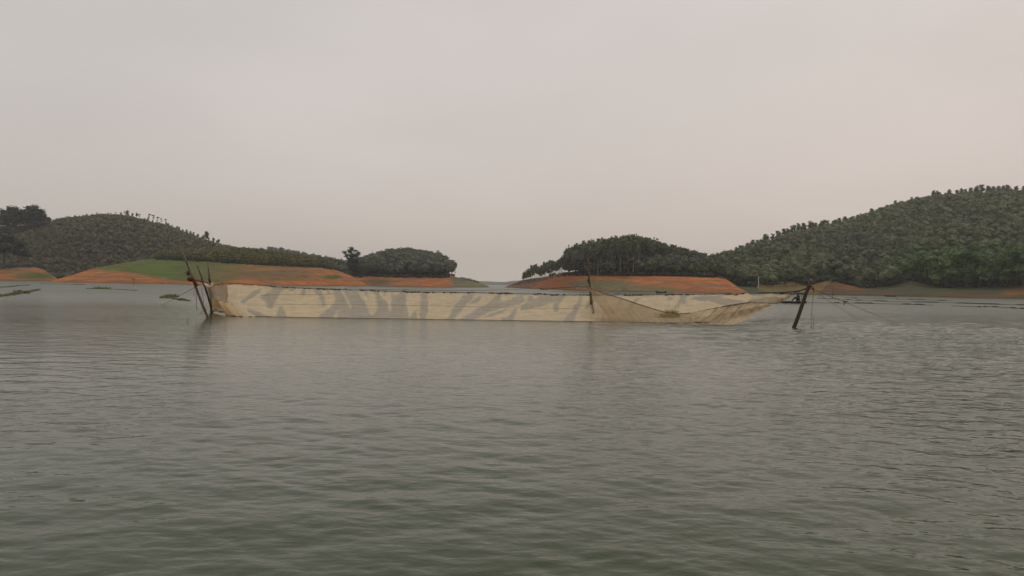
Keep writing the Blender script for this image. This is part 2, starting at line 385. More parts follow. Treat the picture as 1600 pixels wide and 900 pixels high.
LB = Land([(-500, 420, 350, 600, 2, 20), (-100, 420, 366, 560, 2, 20), (0, 420, 370, 540, 2, 20), (30, 420, 366, 530, 2, 20), (60, 420, 357, 525, 2, 20), (100, 420, 346, 520, 2, 20), (150, 420, 341, 520, 2, 20), (200, 420, 343, 520, 2, 20),
           (260, 425, 358, 520, 2, 20), (320, 430, 380, 520, 2, 20), (380, 440, 396, 520, 2, 20), (440, 450, 407, 520, 2, 20), (500, 460, 408, 530, 2, 20), (540, 470, 413, 530, 2, 20), (575, 470, 428, 520, 1, 20), (600, 480, 440, 510, .5, 10)],
          'hill', 'rounded hill on the left covered with young plantation trees', paintB, 42, .6, pw=1.0)
def paintC(px, py, V):
    C = base_laterite(px, py, V, 23); n = vnoise(V[:, 0] * .10, V[:, 2] * .8, 34, 4)
    bl = lerp_poly(px, [(80, 425), (150, 420), (200, 427), (240, 434), (290, 440), (340, 442), (380, 435), (420, 428), (600, 420)])
    g = np.clip((bl - py) / 4 + .5 + .5 * n, 0, 1)
    gl = lerp_poly(px, [(80, 1), (320, 1), (400, .62), (470, .30), (530, .15)])
    gg = np.clip(g * gl + .25 * n * (px > 380), 0, 1)
    gcol = mixc(np.tile(GR * 1.25, (len(V), 1)), G(GRB), lerp_poly(px, [(80, .05), (300, .12), (360, .5), (430, .8)]) + .4 * n)
    C = mixc(C, gcol, gg)
    C = mixc(C, G(GRB * .9), ell(px, py, 440, 431, 50, 8, .9) * .75)
    C = mixc(C, G(GR), ell(px, py, 520, 433, 16, 3.5, .6) * .9)
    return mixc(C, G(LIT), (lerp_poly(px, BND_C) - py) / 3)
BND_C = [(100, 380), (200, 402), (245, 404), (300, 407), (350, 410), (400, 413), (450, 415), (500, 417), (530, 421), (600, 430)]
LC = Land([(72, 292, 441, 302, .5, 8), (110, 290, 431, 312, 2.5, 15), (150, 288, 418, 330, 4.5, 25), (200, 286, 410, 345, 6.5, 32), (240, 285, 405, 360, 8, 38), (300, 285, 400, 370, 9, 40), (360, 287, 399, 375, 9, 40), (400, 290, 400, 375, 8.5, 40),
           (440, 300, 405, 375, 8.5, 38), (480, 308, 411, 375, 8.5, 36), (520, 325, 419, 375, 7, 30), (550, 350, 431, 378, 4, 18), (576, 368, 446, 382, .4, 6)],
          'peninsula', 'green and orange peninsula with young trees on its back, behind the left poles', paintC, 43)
def paintD(px, py, V):
    C = base_laterite(px, py, V, 24); n = vnoise(V[:, 0] * .10, V[:, 2] * .8, 35, 4)
    C = mixc(C, G([.12, .125, .06]), np.clip((px - 700) / 12, 0, 1) * .9)
    C = mixc(C, G(GRB * .8), ell(px, py, 592, 441, 24, 5, .8) * .8)
    C = mixc(C, G([.07, .075, .04]), ell(px, py, 735, 436, 30, 3.5, .8) * .8)
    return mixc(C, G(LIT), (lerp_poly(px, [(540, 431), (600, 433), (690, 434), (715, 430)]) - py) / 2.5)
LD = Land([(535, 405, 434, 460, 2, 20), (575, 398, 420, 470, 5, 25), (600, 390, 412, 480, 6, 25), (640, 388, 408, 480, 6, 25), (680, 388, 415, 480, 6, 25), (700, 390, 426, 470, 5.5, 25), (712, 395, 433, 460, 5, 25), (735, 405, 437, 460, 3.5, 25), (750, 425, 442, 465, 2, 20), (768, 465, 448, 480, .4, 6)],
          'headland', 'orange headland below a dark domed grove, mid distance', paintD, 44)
def paintF(px, py, V):
    C = base_laterite(px, py, V, 25); n = vnoise(V[:, 0] * .10, V[:, 2] * .8, 36, 4)
    C = mixc(C, G([.15, .125, .06]), np.maximum(ell(px, py, 940, 445, 50, 7.5, .5), ell(px, py, 1000, 452, 60, 5, .6)) * .92)
    C = mixc(C, G([.12, .12, .055]), np.maximum(ell(px, py, 940, 443, 50, 4.5, .6), 0) * .7)
    C = mixc(C, G([.18, .11, .07]), np.clip((846 - px + 1.2 * (445 - py)) / 14, 0, 1) * .8)
    C = mixc(C, G([.20, .12, .07]), ell(px, py, 1108, 447, 22, 3, .9) * .6)
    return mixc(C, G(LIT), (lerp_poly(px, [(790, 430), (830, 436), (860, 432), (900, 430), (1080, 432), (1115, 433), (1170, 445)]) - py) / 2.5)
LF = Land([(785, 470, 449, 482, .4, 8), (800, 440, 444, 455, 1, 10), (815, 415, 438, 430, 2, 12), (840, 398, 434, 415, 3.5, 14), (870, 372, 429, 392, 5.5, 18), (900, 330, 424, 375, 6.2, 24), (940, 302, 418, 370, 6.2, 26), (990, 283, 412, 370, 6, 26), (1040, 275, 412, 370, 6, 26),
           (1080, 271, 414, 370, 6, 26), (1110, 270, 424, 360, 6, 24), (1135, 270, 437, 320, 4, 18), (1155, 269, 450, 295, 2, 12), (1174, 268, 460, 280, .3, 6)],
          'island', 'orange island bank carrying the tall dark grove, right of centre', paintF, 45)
def paintG(px, py, V):
    n = vnoise(V[:, 0] * .08, V[:, 2] * .8, 37, 4)
    C = mixc(np.tile(GRB * .62, (len(V), 1)), G([.050, .062, .026]), .5 + .6 * n)
    lat = base_laterite(px, py, V, 26) * .50
    m_ = np.maximum.reduce([ell(px, py, 1305, 452, 48, 10, .6), ell(px, py, 1375, 460, 30, 4, .6) * .7, ell(px, py, 1500, 463.5, 110, 3.4, .4) * .75, ell(px, py, 1592, 457, 26, 5, .6) * .9, ell(px, py, 1440, 441, 18, 3.5, .6) * .7])
    C = mixc(C, lat, m_ * (.62 + .4 * n))
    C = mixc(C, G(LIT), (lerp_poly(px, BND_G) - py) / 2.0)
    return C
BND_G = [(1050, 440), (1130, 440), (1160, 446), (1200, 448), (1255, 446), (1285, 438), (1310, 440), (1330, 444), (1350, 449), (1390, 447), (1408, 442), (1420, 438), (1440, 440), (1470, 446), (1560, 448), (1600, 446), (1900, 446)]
LG = Land([(1060, 330, 432, 420, 3, 30), (1100, 310, 418, 430, 3, 30), (1140, 280, 409, 440, 3, 30), (1180, 278, 394, 460, 3.2, 30), (1250, 275, 374, 480, 4, 30), (1290, 272, 368, 490, 5.5, 26), (1330, 272, 362, 500, 4.2, 28), (1380, 266, 343, 508, 3, 24), (1425, 262, 329, 512, 5, 24), (1460, 260, 323, 520, 4, 24),
           (1520, 253, 319, 520, 3.6, 24), (1550, 250, 318, 520, 3.6, 24), (1600, 247, 318, 520, 4, 24), (1750, 240, 314, 520, 4, 24), (2100, 235, 325, 520, 4, 24)],
          'hill', 'tall wooded hill rising on the right above a grassy shore', paintG, 46, .8, nv=60)
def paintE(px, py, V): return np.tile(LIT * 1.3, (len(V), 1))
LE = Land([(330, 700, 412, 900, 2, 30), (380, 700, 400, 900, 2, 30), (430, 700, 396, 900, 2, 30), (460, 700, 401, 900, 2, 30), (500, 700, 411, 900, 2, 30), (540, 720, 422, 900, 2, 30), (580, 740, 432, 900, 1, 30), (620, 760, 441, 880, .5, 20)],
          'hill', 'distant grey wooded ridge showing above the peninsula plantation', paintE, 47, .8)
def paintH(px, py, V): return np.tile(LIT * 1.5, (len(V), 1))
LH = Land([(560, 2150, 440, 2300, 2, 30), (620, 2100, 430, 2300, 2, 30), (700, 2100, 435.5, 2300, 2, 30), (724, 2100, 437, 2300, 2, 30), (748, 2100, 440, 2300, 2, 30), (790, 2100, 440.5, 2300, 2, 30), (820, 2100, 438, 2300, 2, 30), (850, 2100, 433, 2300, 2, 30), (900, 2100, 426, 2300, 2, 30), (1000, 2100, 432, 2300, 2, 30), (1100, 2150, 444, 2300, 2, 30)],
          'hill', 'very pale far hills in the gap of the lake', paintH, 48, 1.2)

# ------------------------------------------------------------------ trees
def ico():
    p = (1 + 5 ** .5) / 2
    v = np.array([(-1, p, 0), (1, p, 0), (-1, -p, 0), (1, -p, 0), (0, -1, p), (0, 1, p), (0, -1, -p), (0, 1, -p), (p, 0, -1), (p, 0, 1), (-p, 0, -1), (-p, 0, 1)]) / math.sqrt(1 + p * p)
    f = np.array([(0, 11, 5), (0, 5, 1), (0, 1, 7), (0, 7, 10), (0, 10, 11), (1, 5, 9), (5, 11, 4), (11, 10, 2), (10, 7, 6), (7, 1, 8), (3, 9, 4), (3, 4, 2), (3, 2, 6), (3, 6, 8), (3, 8, 9), (4, 9, 5), (2, 4, 11), (6, 2, 10), (8, 6, 7), (9, 8, 1)])
    return v, f
IV, IFc = ico()
def crown(r, clumps, nleaf, ls, core=.72):
    """clumps: list of (x,y,z,rx,ry,rz); leaf-sized triangles through each clump's shell plus a ragged core"""
    Vs = []; Ts = []; n = 0
    tot = sum(c[3] * c[5] for c in clumps)
    for (x, y, z, rx, ry, rz) in clumps:
        if core:
            v = IV * np.array([rx, ry, rz]) * core * r.uniform(.75, 1.1, (12, 1)) + (x, y, z)
            Vs.append(v); Ts.append(IFc + n); n += 12
        k = max(6, int(nleaf * rx * rz / tot))
        d = r.normal(size=(k, 3)); d /= np.linalg.norm(d, axis=1)[:, None]
        rad = r.uniform(.62, 1.08, (k, 1))
        c = d * rad * np.array([rx, ry, rz]) + (x, y, z)
        a_ = r.normal(size=(k, 3)); b = r.normal(size=(k, 3)); a_ /= np.linalg.norm(a_, axis=1)[:, None]
        b -= (a_ * b).sum(1)[:, None] * a_; b /= np.linalg.norm(b, axis=1)[:, None]
        s = ls * r.uniform(.6, 1.3, (k, 1))
        tri = np.stack([c + a_ * s, c - a_ * s * .5 + b * s * .7, c - a_ * s * .5 - b * s * .7], 1).reshape(-1, 3)
        Vs.append(tri); Ts.append(np.arange(3 * k).reshape(k, 3) + n); n += 3 * k
    return np.vstack(Vs), np.vstack(Ts)
def trunk_mesh(name, r, H, rad, limbs, bend=.03):
    m = MB(); n = 5
    pts = [(0, 0, -.3)]
    ox = oy = 0
    for i in range(1, n + 1):
        ox += r.normal() * bend * H / n; oy += r.normal() * bend * H / n
        pts.append((ox, oy, H * i / n))
    m.tube(pts, [rad * (1 - .75 * i / n) for i in range(n + 1)], 5)
    for (z0, tgt) in limbs:
        i = min(int(z0 / H * n), n - 1); f = z0 / H * n - i
        p = np.array(pts[i]) * (1 - f) + np.array(pts[i + 1]) * f
        mid = (p + np.array(tgt)) / 2 + (0, 0, -.05 * H)
        m.tube([p, mid, tgt], [rad * .4, rad * .28, rad * .1], 4, False)
    me = bpy.data.meshes.new(name); me.from_pydata(m.v, [], m.f); me.update(); return me
TALL = []
def make_tall(seed, H=13., cw=1.7, base=.42, ncl=6, nleaf=260, ls=.42):
    r = np.random.default_rng(seed)
    cl_ = []; lim = []
    for k in range(ncl):
        t = (k + .5) / ncl; z = H * (base + (1 - base) * (.10 + .82 * t))
        off = cw * .55 * (1 - .6 * t) * r.uniform(.3, 1); an = r.uniform(0, 6.28)
        rr = cw * (.85 - .35 * abs(t - .45)) * r.uniform(.7, 1.0)
        if k == ncl - 1: off = 0
        c = (off * math.cos(an), off * math.sin(an), z, rr, rr, rr * r.uniform(.75, 1.05)); cl_.append(c)
        lim.append((max(.25 * H, z - .14 * H), c[:3]))
    V, T = crown(r, cl_, nleaf, ls)
    cm = mesh_np('crown', V, T); tm = trunk_mesh('trunk', r, H * .93, .17, lim)
    return cm, tm
def set_mat(me, m):
    me.materials.append(m); return me
for k in range(7):
    c, t = make_tall(50 + k, base=(.40, .5, .36, .45, .55, .42, .48)[k], cw=(1.7, 1.5, 1.95, 1.6, 1.45, 2.0, 1.75)[k])
    TALL.append((set_mat(c, M_LEAF_TALL), set_mat(t, M_BARK)))
DARKT = []
for k in range(3):                                     # same habit, darker leaves (old clump at the left)
    c, t = make_tall(90 + k, cw=2.3, base=.36, nleaf=320, ncl=8)
    DARKT.append((set_mat(c, M_LEAF_DARK), set_mat(t, M_BARK_DARK)))
SPARSE = []
for k in range(4):                                     # thin trees with a small tuft on a bare stem
    r = np.random.default_rng(120 + k)
    cl_ = [(r.uniform(-.3, .3), 0, 12.0, 1.5, 1.3, .9), (r.uniform(-.9, .9), r.uniform(-.5, .5), 10.2, .9, .9, .6)]
    if k > 1: cl_.append((r.uniform(-1.2, 1.2), 0, 8.6, .8, .8, .6))
    V, T = crown(r, cl_, 120, .38, .6)
    SPARSE.append((set_mat(mesh_np('crown', V, T), M_LEAF_TALL), set_mat(trunk_mesh('trunk', r, 11.8, .16, [(9, cl_[1][:3])], .05), M_BARK)))
BUSH = []
def make_bushy(seed, H, W, ncl, nleaf, ls):
    r = np.random.default_rng(seed); cl_ = []; lim = []
    for k in range(ncl):
        t = r.uniform(0, 1); an = r.uniform(0, 6.28); z = H * (.22 + .66 * t); off = W * .5 * math.sqrt(max(0, 1 - (t * 1.05 - .25) ** 2)) * r.uniform(.2, 1) * (1 - .35 * t)
        rr = W * r.uniform(.17, .28)
        cl_.append((off * math.cos(an), off * math.sin(an), z, rr, rr, rr * .8)); lim.append((H * .2 + .3 * z * .3, cl_[-1][:3]))
    V, T = crown(r, cl_, nleaf, ls)
    return mesh_np('crown', V, T), trunk_mesh('trunk', r, H * .7, .22, lim[:6])
for k in range(4):
    c, t = make_bushy(140 + k, 9, 7, 12, 420, .45); BUSH.append((set_mat(c, M_LEAF_GREEN), set_mat(t, M_BARK_DARK)))
DBUSH = []
for k in range(2):
    c, t = make_bushy(160 + k, 9, 8, 14, 460, .45); DBUSH.append((set_mat(c, M_LEAF_DARK), set_mat(t, M_BARK_DARK)))

def tree(name, pair, loc, scale, rz, label, cat, group, kids=('crown', 'trunk')):
    o = empty(name, loc); o.scale = scale; o.rotation_euler = (0, 0, rz); tag(o, label, cat, group)
    for nm, me in zip(kids, pair):
        c = bpy.data.objects.new(nm, me); col.objects.link(c); c.parent = o
    return o
def scatter(land, spacing, ylim, xlim, bnd, seed, vmax=1.04, above=True, jit=.35):
    """regular-ish planting on a landform; bnd = polyline of photo-row limits"""
    r = np.random.default_rng(seed)
    ys = np.arange(ylim[0], ylim[1], spacing); xs = np.arange(xlim[0], xlim[1], spacing)
    X, Y = np.meshgrid(xs, ys); X = X + ((np.arange(len(ys)) % 2) * .5 * spacing)[:, None]
    X = X.ravel() + r.normal(0, jit * spacing, X.size); Y = Y.ravel() + r.normal(0, jit * spacing, X.size)
    S = X / Y; Yf = land.c(S, 'Yf'); D = land.c(S, 'Yr') - Yf; v = (Y - Yf) / D
    Z = land.h(X, Y)
    px, py = proj(np.stack([X, Y, Z], 1))
    ok = (S > land.s[0]) & (S < land.s[-1]) & (v > 0) & (v < vmax) & (Z > .8) & (py < lerp_poly(px, bnd))
    return np.stack([X, Y, Z], 1)[ok], v[ok], px[ok], py[ok]
def forest(name, P, templates, hscale, tint_fn, seed, label, cat, px=None, py=None, parent=None, mat=None, wide=(.9, 1.15), hmul=1.0):
    """one merged mesh of many small trees"""
    r = np.random.default_rng(seed); Vs = []; Ts = []; Cs = []; n = 0
    hs = r.uniform(*hscale, len(P)) * hmul; rz = r.uniform(0, 6.28, len(P)); wx = r.uniform(*wide, len(P)); ti = r.integers(0, len(templates), len(P))
    tint = tint_fn(P, r, px, py)
    for i, p in enumerate(P):
        V, T = templates[ti[i]]; c, s = math.cos(rz[i]), math.sin(rz[i]); h = hs[i]
        W = np.empty_like(V); W[:, 0] = (V[:, 0] * c - V[:, 1] * s) * h * wx[i] + p[0]; W[:, 1] = (V[:, 0] * s + V[:, 1] * c) * h * wx[i] + p[1]; W[:, 2] = V[:, 2] * h + p[2]
        Vs.append(W); Ts.append(T + n); n += len(V)
        Cs.append(np.repeat((tint[i] * r.uniform(.9, 1.1))[None, :], len(V), 0) * r.uniform(.93, 1.07, (len(V), 1)))
    me = mesh_np(name, np.vstack(Vs), np.vstack(Ts)); color_attr(me, 'tint', np.vstack(Cs))
    o = link(name, me, mat or M_LEAF_STUFF, parent)
    if label: tag(o, label, cat)
    o['kind'] = 'stuff'; return o
def tmpl(seed, kind):
    r = np.random.default_rng(seed)
    if kind == 'cone':      # unit height young tree
        cl_ = [(0, 0, .35, .30, .30, .30), (r.uniform(-.08, .08), r.uniform(-.08, .08), .70, .20, .20, .28)]
        return crown(r, cl_, 26, .13, .75)
    if kind == 'round':
        cl_ = [(0, 0, .50, .40, .40, .36), (r.uniform(-.2, .2), r.uniform(-.2, .2), .72, .29, .29, .25)]
        return crown(r, cl_, 84, .085, .86)
    if kind == 'shrub':
        cl_ = [(0, 0, .4, .45, .45, .42), (r.uniform(-.3, .3), r.uniform(-.3, .3), .55, .3, .3, .3)]
        return crown(r, cl_, 40, .16, .75)
T_CONE = [tmpl(200 + k, 'cone') for k in range(6)]
T_ROUND = [tmpl(210 + k, 'round') for k in range(8)]
T_SHRUB = [tmpl(220 + k, 'shrub') for k in range(5)]

# --- left hill: young plantation in rows
P, v, px, py = scatter(LB, 2.6, (422, 545), (-420, -60), [(-600, 440), (700, 440)], 300, 1.05)
k = (px > -120) & (px < 620); P, px, py = P[k], px[k], py[k]
def tintB(P, r, px, py):
    n = vnoise(P[:, 0] * .04, P[:, 1] * .04, 61)[:, None]; base = np.array([.145, .138, .076]) + n * np.array([-.008, .008, -.002])
    hi = np.clip((380 - py) / 50, 0, 1)[:, None]
    return base * (1 + .12 * hi) * r.uniform(.68, 1.4, (len(P), 1))
forest('young_plantation', P, T_SHRUB, (2.3, 3.5), tintB, 301, 'dense young plantation covering the rounded left hill', 'young trees', px, py)
# --- peninsula plantation
P, v, px, py = scatter(LC, 1.9, (296, 380), (-190, -50), BND_C, 302, 1.03)
k = (px > 215) & (px < 560); P, px, py = P[k], px[k], py[k]
def tintC(P, r, px, py):
    return (np.array([.150, .145, .052]) + r.uniform(-1, 1, (len(P), 1)) * np.array([.05, .035, .012])) * (1 - .45 * np.clip((py - 404) / 8, 0, 1))[:, None] ** 0
forest('young_plantation', P, T_CONE, (2.8, 4.4), tintC, 303, 'yellowish green young plantation on the back of the peninsula', 'young trees', px, py)
# --- headland grove
BD = [(540, 427), (600, 431), (690, 432), (712, 430), (720, 425)]
P, v, px, py = scatter(LD, 3.4, (400, 486), (-110, -20), BD, 304, 1.03)
k = (px > 556) & (px < 712); P, v, px, py = P[k], v[k], px[k], py[k]
GD = (P, v, px, py)
def tintD(P, r, px, py): return np.array([.100, .110, .070]) * r.uniform(.7, 1.35, (len(P), 1))
forest('grove', P, T_ROUND, (7.0, 9.5), tintD, 305, 'dark domed grove on the headland left of the gap', 'grove', px, py)
# --- far ridge
P, v, px, py = scatter(LE, 8, (800, 930), (-420, -130), [(0, 440), (900, 440)], 306, 1.05)
forest('far_woods', P, T_ROUND, (6, 9), tintD, 307, 'distant woods along the grey ridge', 'woods', px, py)
P, v, px, py = scatter(LB, 4.5, (470, 540), (-160, -80), [(470, 440), (600, 440)], 308, 1.04)
k = (px > 470); P, px, py = P[k], px[k], py[k]
forest('scrub', P, T_SHRUB, (3.0, 5.0), lambda P, r, px, py: np.array([.085, .10, .05]) * r.uniform(.75, 1.25, (len(P), 1)), 309, 'light green scrub between the peninsula and the lone dark tree', 'scrub', px, py)
# --- right hill forest
P, v, px, py = scatter(LG, 3.7, (285, 524), (60, 420), BND_G, 310, 1.0)
k = (px < 1740) & ~((px > 1425) & (py > 420)); P, v, px, py = P[k], v[k], px[k], py[k]
def tintG(P, r, px, py):
    n = vnoise(P[:, 0] * .03, P[:, 1] * .03, 62)[:, None]; m = vnoise(P[:, 0] * .11, P[:, 1] * .11, 63)[:, None]
    base = np.array([.088, .095, .054]) + n * np.array([.010, .012, .002]) + m * np.array([.008, .012, .0])
    low = (np.clip((py - 395) / 30, 0, 1) * np.clip((px - 1380) / 40, 0, 1))[:, None]
    base = base * (1 - low) + np.array([.060, .104, .040]) * low
    return base * np.array([1.42, 1.46, 1.30]) * r.uniform(.68, 1.36, (len(P), 1))
forest('hillside_forest', P, T_ROUND, (4.6, 7.8), tintG, 311, 'continuous grey green forest covering the right hill', 'forest', px, py, hmul=1 - .50 * np.clip((v - .6) / .3, 0, 1))
# --- undergrowth fringes at the foot of the woods
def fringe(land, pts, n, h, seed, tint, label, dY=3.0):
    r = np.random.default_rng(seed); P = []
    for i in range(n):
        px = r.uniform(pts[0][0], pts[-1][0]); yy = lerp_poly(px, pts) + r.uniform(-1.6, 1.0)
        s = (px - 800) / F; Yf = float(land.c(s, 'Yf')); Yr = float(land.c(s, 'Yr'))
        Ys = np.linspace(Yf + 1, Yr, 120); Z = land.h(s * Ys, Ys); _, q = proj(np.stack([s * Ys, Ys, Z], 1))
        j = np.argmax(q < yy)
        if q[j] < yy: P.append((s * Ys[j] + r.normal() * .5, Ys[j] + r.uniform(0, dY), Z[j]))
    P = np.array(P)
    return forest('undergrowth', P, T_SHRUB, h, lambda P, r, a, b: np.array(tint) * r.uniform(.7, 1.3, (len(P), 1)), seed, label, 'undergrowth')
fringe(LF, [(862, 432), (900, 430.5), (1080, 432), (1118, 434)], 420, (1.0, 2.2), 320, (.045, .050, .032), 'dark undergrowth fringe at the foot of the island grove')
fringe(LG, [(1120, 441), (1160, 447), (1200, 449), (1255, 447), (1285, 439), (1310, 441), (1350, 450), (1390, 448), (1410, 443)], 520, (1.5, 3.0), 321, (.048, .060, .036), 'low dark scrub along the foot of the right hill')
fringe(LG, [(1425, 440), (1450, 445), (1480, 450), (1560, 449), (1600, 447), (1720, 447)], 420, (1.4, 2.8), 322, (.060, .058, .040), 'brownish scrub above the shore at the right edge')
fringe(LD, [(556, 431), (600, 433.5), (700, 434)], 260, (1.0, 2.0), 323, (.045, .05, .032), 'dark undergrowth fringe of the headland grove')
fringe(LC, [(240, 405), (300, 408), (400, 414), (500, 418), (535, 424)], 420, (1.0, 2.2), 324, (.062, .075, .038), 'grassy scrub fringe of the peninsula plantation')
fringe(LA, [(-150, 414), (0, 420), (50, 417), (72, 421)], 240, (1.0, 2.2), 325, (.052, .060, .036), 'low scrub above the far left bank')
# headland tail scrub
fringe(LD, [(703, 430), (712, 432), (735, 438), (748, 442)], 90, (.6, 1.2), 326, (.06, .075, .04), 'low green scrub on the tapering headland tip')

# --- individual trees
def hgt(px_h, Y): return px_h * Y / F
cnt = 0
_o = 'first second third fourth fifth sixth seventh eighth ninth tenth eleventh twelfth thirteenth fourteenth fifteenth sixteenth seventeenth eighteenth nineteenth'.split()
_t = [('twenty', 'twentieth'), ('thirty', 'thirtieth'), ('forty', 'fortieth'), ('fifty', 'fiftieth')]
ORD = _o + [w_ for a_, b in _t for w_ in [b] + [a_ + '-' + q for q in _o[:9]]]
# island grove
P, v, px, py = scatter(LF, 3.1, (290, 385), (15, 120), [(790, 400), (866, 400), (868, 431), (900, 429.5), (1080, 430.5), (1112, 431), (1120, 425), (1130, 400)], 330, 1.02, jit=.28)
r = np.random.default_rng(331)
keep = (px > 868) & (px < 1132); P, v, px, py = P[keep], v[keep], px[keep], py[keep]
order = np.argsort(P[:, 1]); P, v, px, py = P[order], v[order], px[order], py[order]
# keep a clearing for the lighter stand at right
light = (px > 1000) & (px < 1112) & (py > 421)
P, v, px, py = P[~light], v[~light], px[~light], py[~light]
top_want = [(868, 384), (880, 381), (905, 376), (940, 371), (985, 365), (1010, 369), (1035, 378), (1060, 384), (1085, 391), (1110, 397), (1130, 400)]
front = np.ones(len(P), bool)
if len(P) > 112: front[112:] = False
back_top = (~front); made = []
for i in range(len(P)):
    if not front[i] and r.random() > .13: continue
    Y = P[i][1]; _, yb = px[i], py[i]
    Hm = (yb - lerp_poly(px[i], top_want)) * Y / F
    Hm = np.clip(Hm * r.uniform(.82, 1.03) if v[i] > .5 else Hm * r.uniform(.66, .92), 5.0, 17)
    s = Hm / 13.0; sw = max(s, .85) * r.uniform(1.0, 1.2)
    made.append((px[i], yb - Hm * F / Y, Y, tree('plantation_tree', TALL[r.integers(7)], P[i], (sw, sw, s), r.uniform(0, 6.28), 'tall straight pale-trunked tree of the island grove above the orange bank', 'tree', 'tall trees of the island grove'))); cnt += 1
nb = 24; used = set()
for key, txt in ((2, '{} tree from the left along the front edge of the island grove'), (1, '{} crown from the left along the skyline of the island grove')):
    n_ = 0
    for b_ in range(nb):
        c_ = [q for q in made if 868 + b_ * 11 <= q[0] < 879 + b_ * 11 and q[3].name not in used]
        if not c_: continue
        q = min(c_, key=lambda e_: e_[key]); used.add(q[3].name); q[3]['label'] = txt.format(ORD[n_]); n_ += 1
P2, px2, py2 = P[~front], px[~front], py[~front]
if len(P2): forest('grove', P2, T_ROUND, (.82, 1.02), tintD, 332, 'inner mass of the island grove behind its front trees', 'grove', px2, py2, wide=(.55, .7), hmul=np.clip((py2 - lerp_poly(px2, top_want)) * P2[:, 1] / F, 4, 17))
Qu, vu, pxu, pyu = scatter(LF, 2.4, (300, 385), (15, 115), [(790, 400), (868, 400), (872, 429), (1080, 429), (1112, 429), (1125, 420)], 335, 1.02)
k = (pxu > 874) & (pxu < 1120) & (vu > .30); Qu, pxu, pyu = Qu[k], pxu[k], pyu[k]
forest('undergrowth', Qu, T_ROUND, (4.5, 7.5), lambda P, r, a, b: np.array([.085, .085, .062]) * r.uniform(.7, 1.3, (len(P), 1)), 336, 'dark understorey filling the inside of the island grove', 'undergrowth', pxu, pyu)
# light stand
Q, v, px, py = scatter(LF, 2.6, (290, 345), (50, 115), [(990, 400), (1000, 424), (1010, 430), (1100, 431), (1112, 431), (1125, 433), (1140, 437)], 333, .75)
k = (px > 1000) & (px < 1150); Q, px, py = Q[k], px[k], py[k]
forest('young_plantation', Q, T_ROUND, (4.6, 6.6), lambda P, r, a, b: np.array([.105, .118, .048]) * r.uniform(.65, 1.25, (len(P), 1)), 334, 'lighter green younger stand in front of the island grove on its right', 'young trees', px, py, wide=(.8, 1.0))
# low grove at the far tip
for i in range(46):
    pxx = 817 + i * 1.42 + r.uniform(-.6, .6); s_ = (pxx - 800) / F; Yy = float(LF.c(s_, 'Yr')) - r.uniform(0, 6)
    z = float(LF.h(np.array([s_ * Yy]), np.array([Yy]))[0])
    Hm = lerp_poly(pxx, [(815, 18), (825, 21), (850, 24), (874, 27)]) * Yy / F * r.uniform(.92, 1.05); s = Hm / 13; sw = s * r.uniform(1.1, 1.3)
    tree('plantation_tree', TALL[(0, 2, 3, 5, 0, 6)[i % 6]], (s_ * Yy, Yy, z), (sw, sw, s), r.uniform(0, 6), ORD[i] + ' tree from the left on the island tip', 'tree', 'trees on the island tip'); cnt += 1
def ridge_line(land, x0, x1, n, hpx, seed, pool, label, group, vr=(.93, 1.0), name='plantation_tree', cat='tree', wide=1.0):
    global cnt
    r = np.random.default_rng(seed)
    for i in range(n):
        pxx = x0 + (x1 - x0) * (i + .5) / n + r.uniform(-.35, .35) * (x1 - x0) / n
        s_ = (pxx - 800) / F; Yf, Yr = float(land.c(s_, 'Yf')), float(land.c(s_, 'Yr')); Yy = Yf + (Yr - Yf) * r.uniform(*vr)
        z = float(land.h(np.array([s_ * Yy]), np.array([Yy]))[0])
        h_ = (lerp_poly(pxx, hpx) if not np.isscalar(hpx) else hpx) * r.uniform(.85, 1.18) * Yy / F
        s = h_ / 13 if pool is not BUSH and pool is not DBUSH else h_ / 9; sw = s * r.uniform(.95, 1.25) * wide
        tree(name, pool[r.integers(len(pool))], (s_ * Yy, Yy, z - .2), (sw, sw, s), r.uniform(0, 6.28), label.replace('{}', ORD[i]), cat, group); cnt += 1
# right hill skyline
ridge_line(LG, 1145, 1376, 40, [(1135, 18), (1180, 22), (1250, 22), (1380, 22)], 340, TALL, '{} tree from the left on the lower skyline of the right hill', 'trees on the lower skyline of the right hill', wide=1.5)
ridge_line(LG, 1380, 1600, 34, [(1380, 22), (1450, 23), (1550, 26), (1640, 26)], 341, TALL, '{} tree from the left along the high crest of the right hill', 'trees on the crest of the right hill', wide=1.2, vr=(.97, 1.02))
ridge_line(LG, 1095, 1145, 9, [(1085, 20), (1145, 17)], 342, TALL, '{} tree from the left in the saddle between island grove and right hill', 'trees in the saddle', wide=1.3)
# left hill skyline
ridge_line(LB, 163, 248, 13, [(160, 9), (200, 13), (215, 12), (250, 8)], 343, [SPARSE[2], TALL[4], SPARSE[3], TALL[1], TALL[2]], '{} thin tufted tree from the left on the left hill top', 'tufted trees on the left hill top', wide=1.3)
ridge_line(LB, 228, 262, 5, 15, 344, SPARSE, '{} spindly tree from the left on the right shoulder of the left hill', 'spindly trees on the shoulder of the left hill', wide=1.2)
ridge_line(LB, 255, 345, 16, [(255, 9), (320, 11), (345, 12)], 345, TALL, '{} small dark tree from the left along the falling skyline of the left hill', 'trees on the falling skyline of the left hill', wide=1.5)
ridge_line(LB, 318, 328, 1, 21, 3451, DARKT, 'taller dark tree where the left hill meets the peninsula plantation', None, wide=1.4)
ridge_line(LB, 76, 160, 12, 8, 346, TALL, '{} small tree from the tall clump towards the left hill summit', 'small trees on the left skyline', wide=1.4)
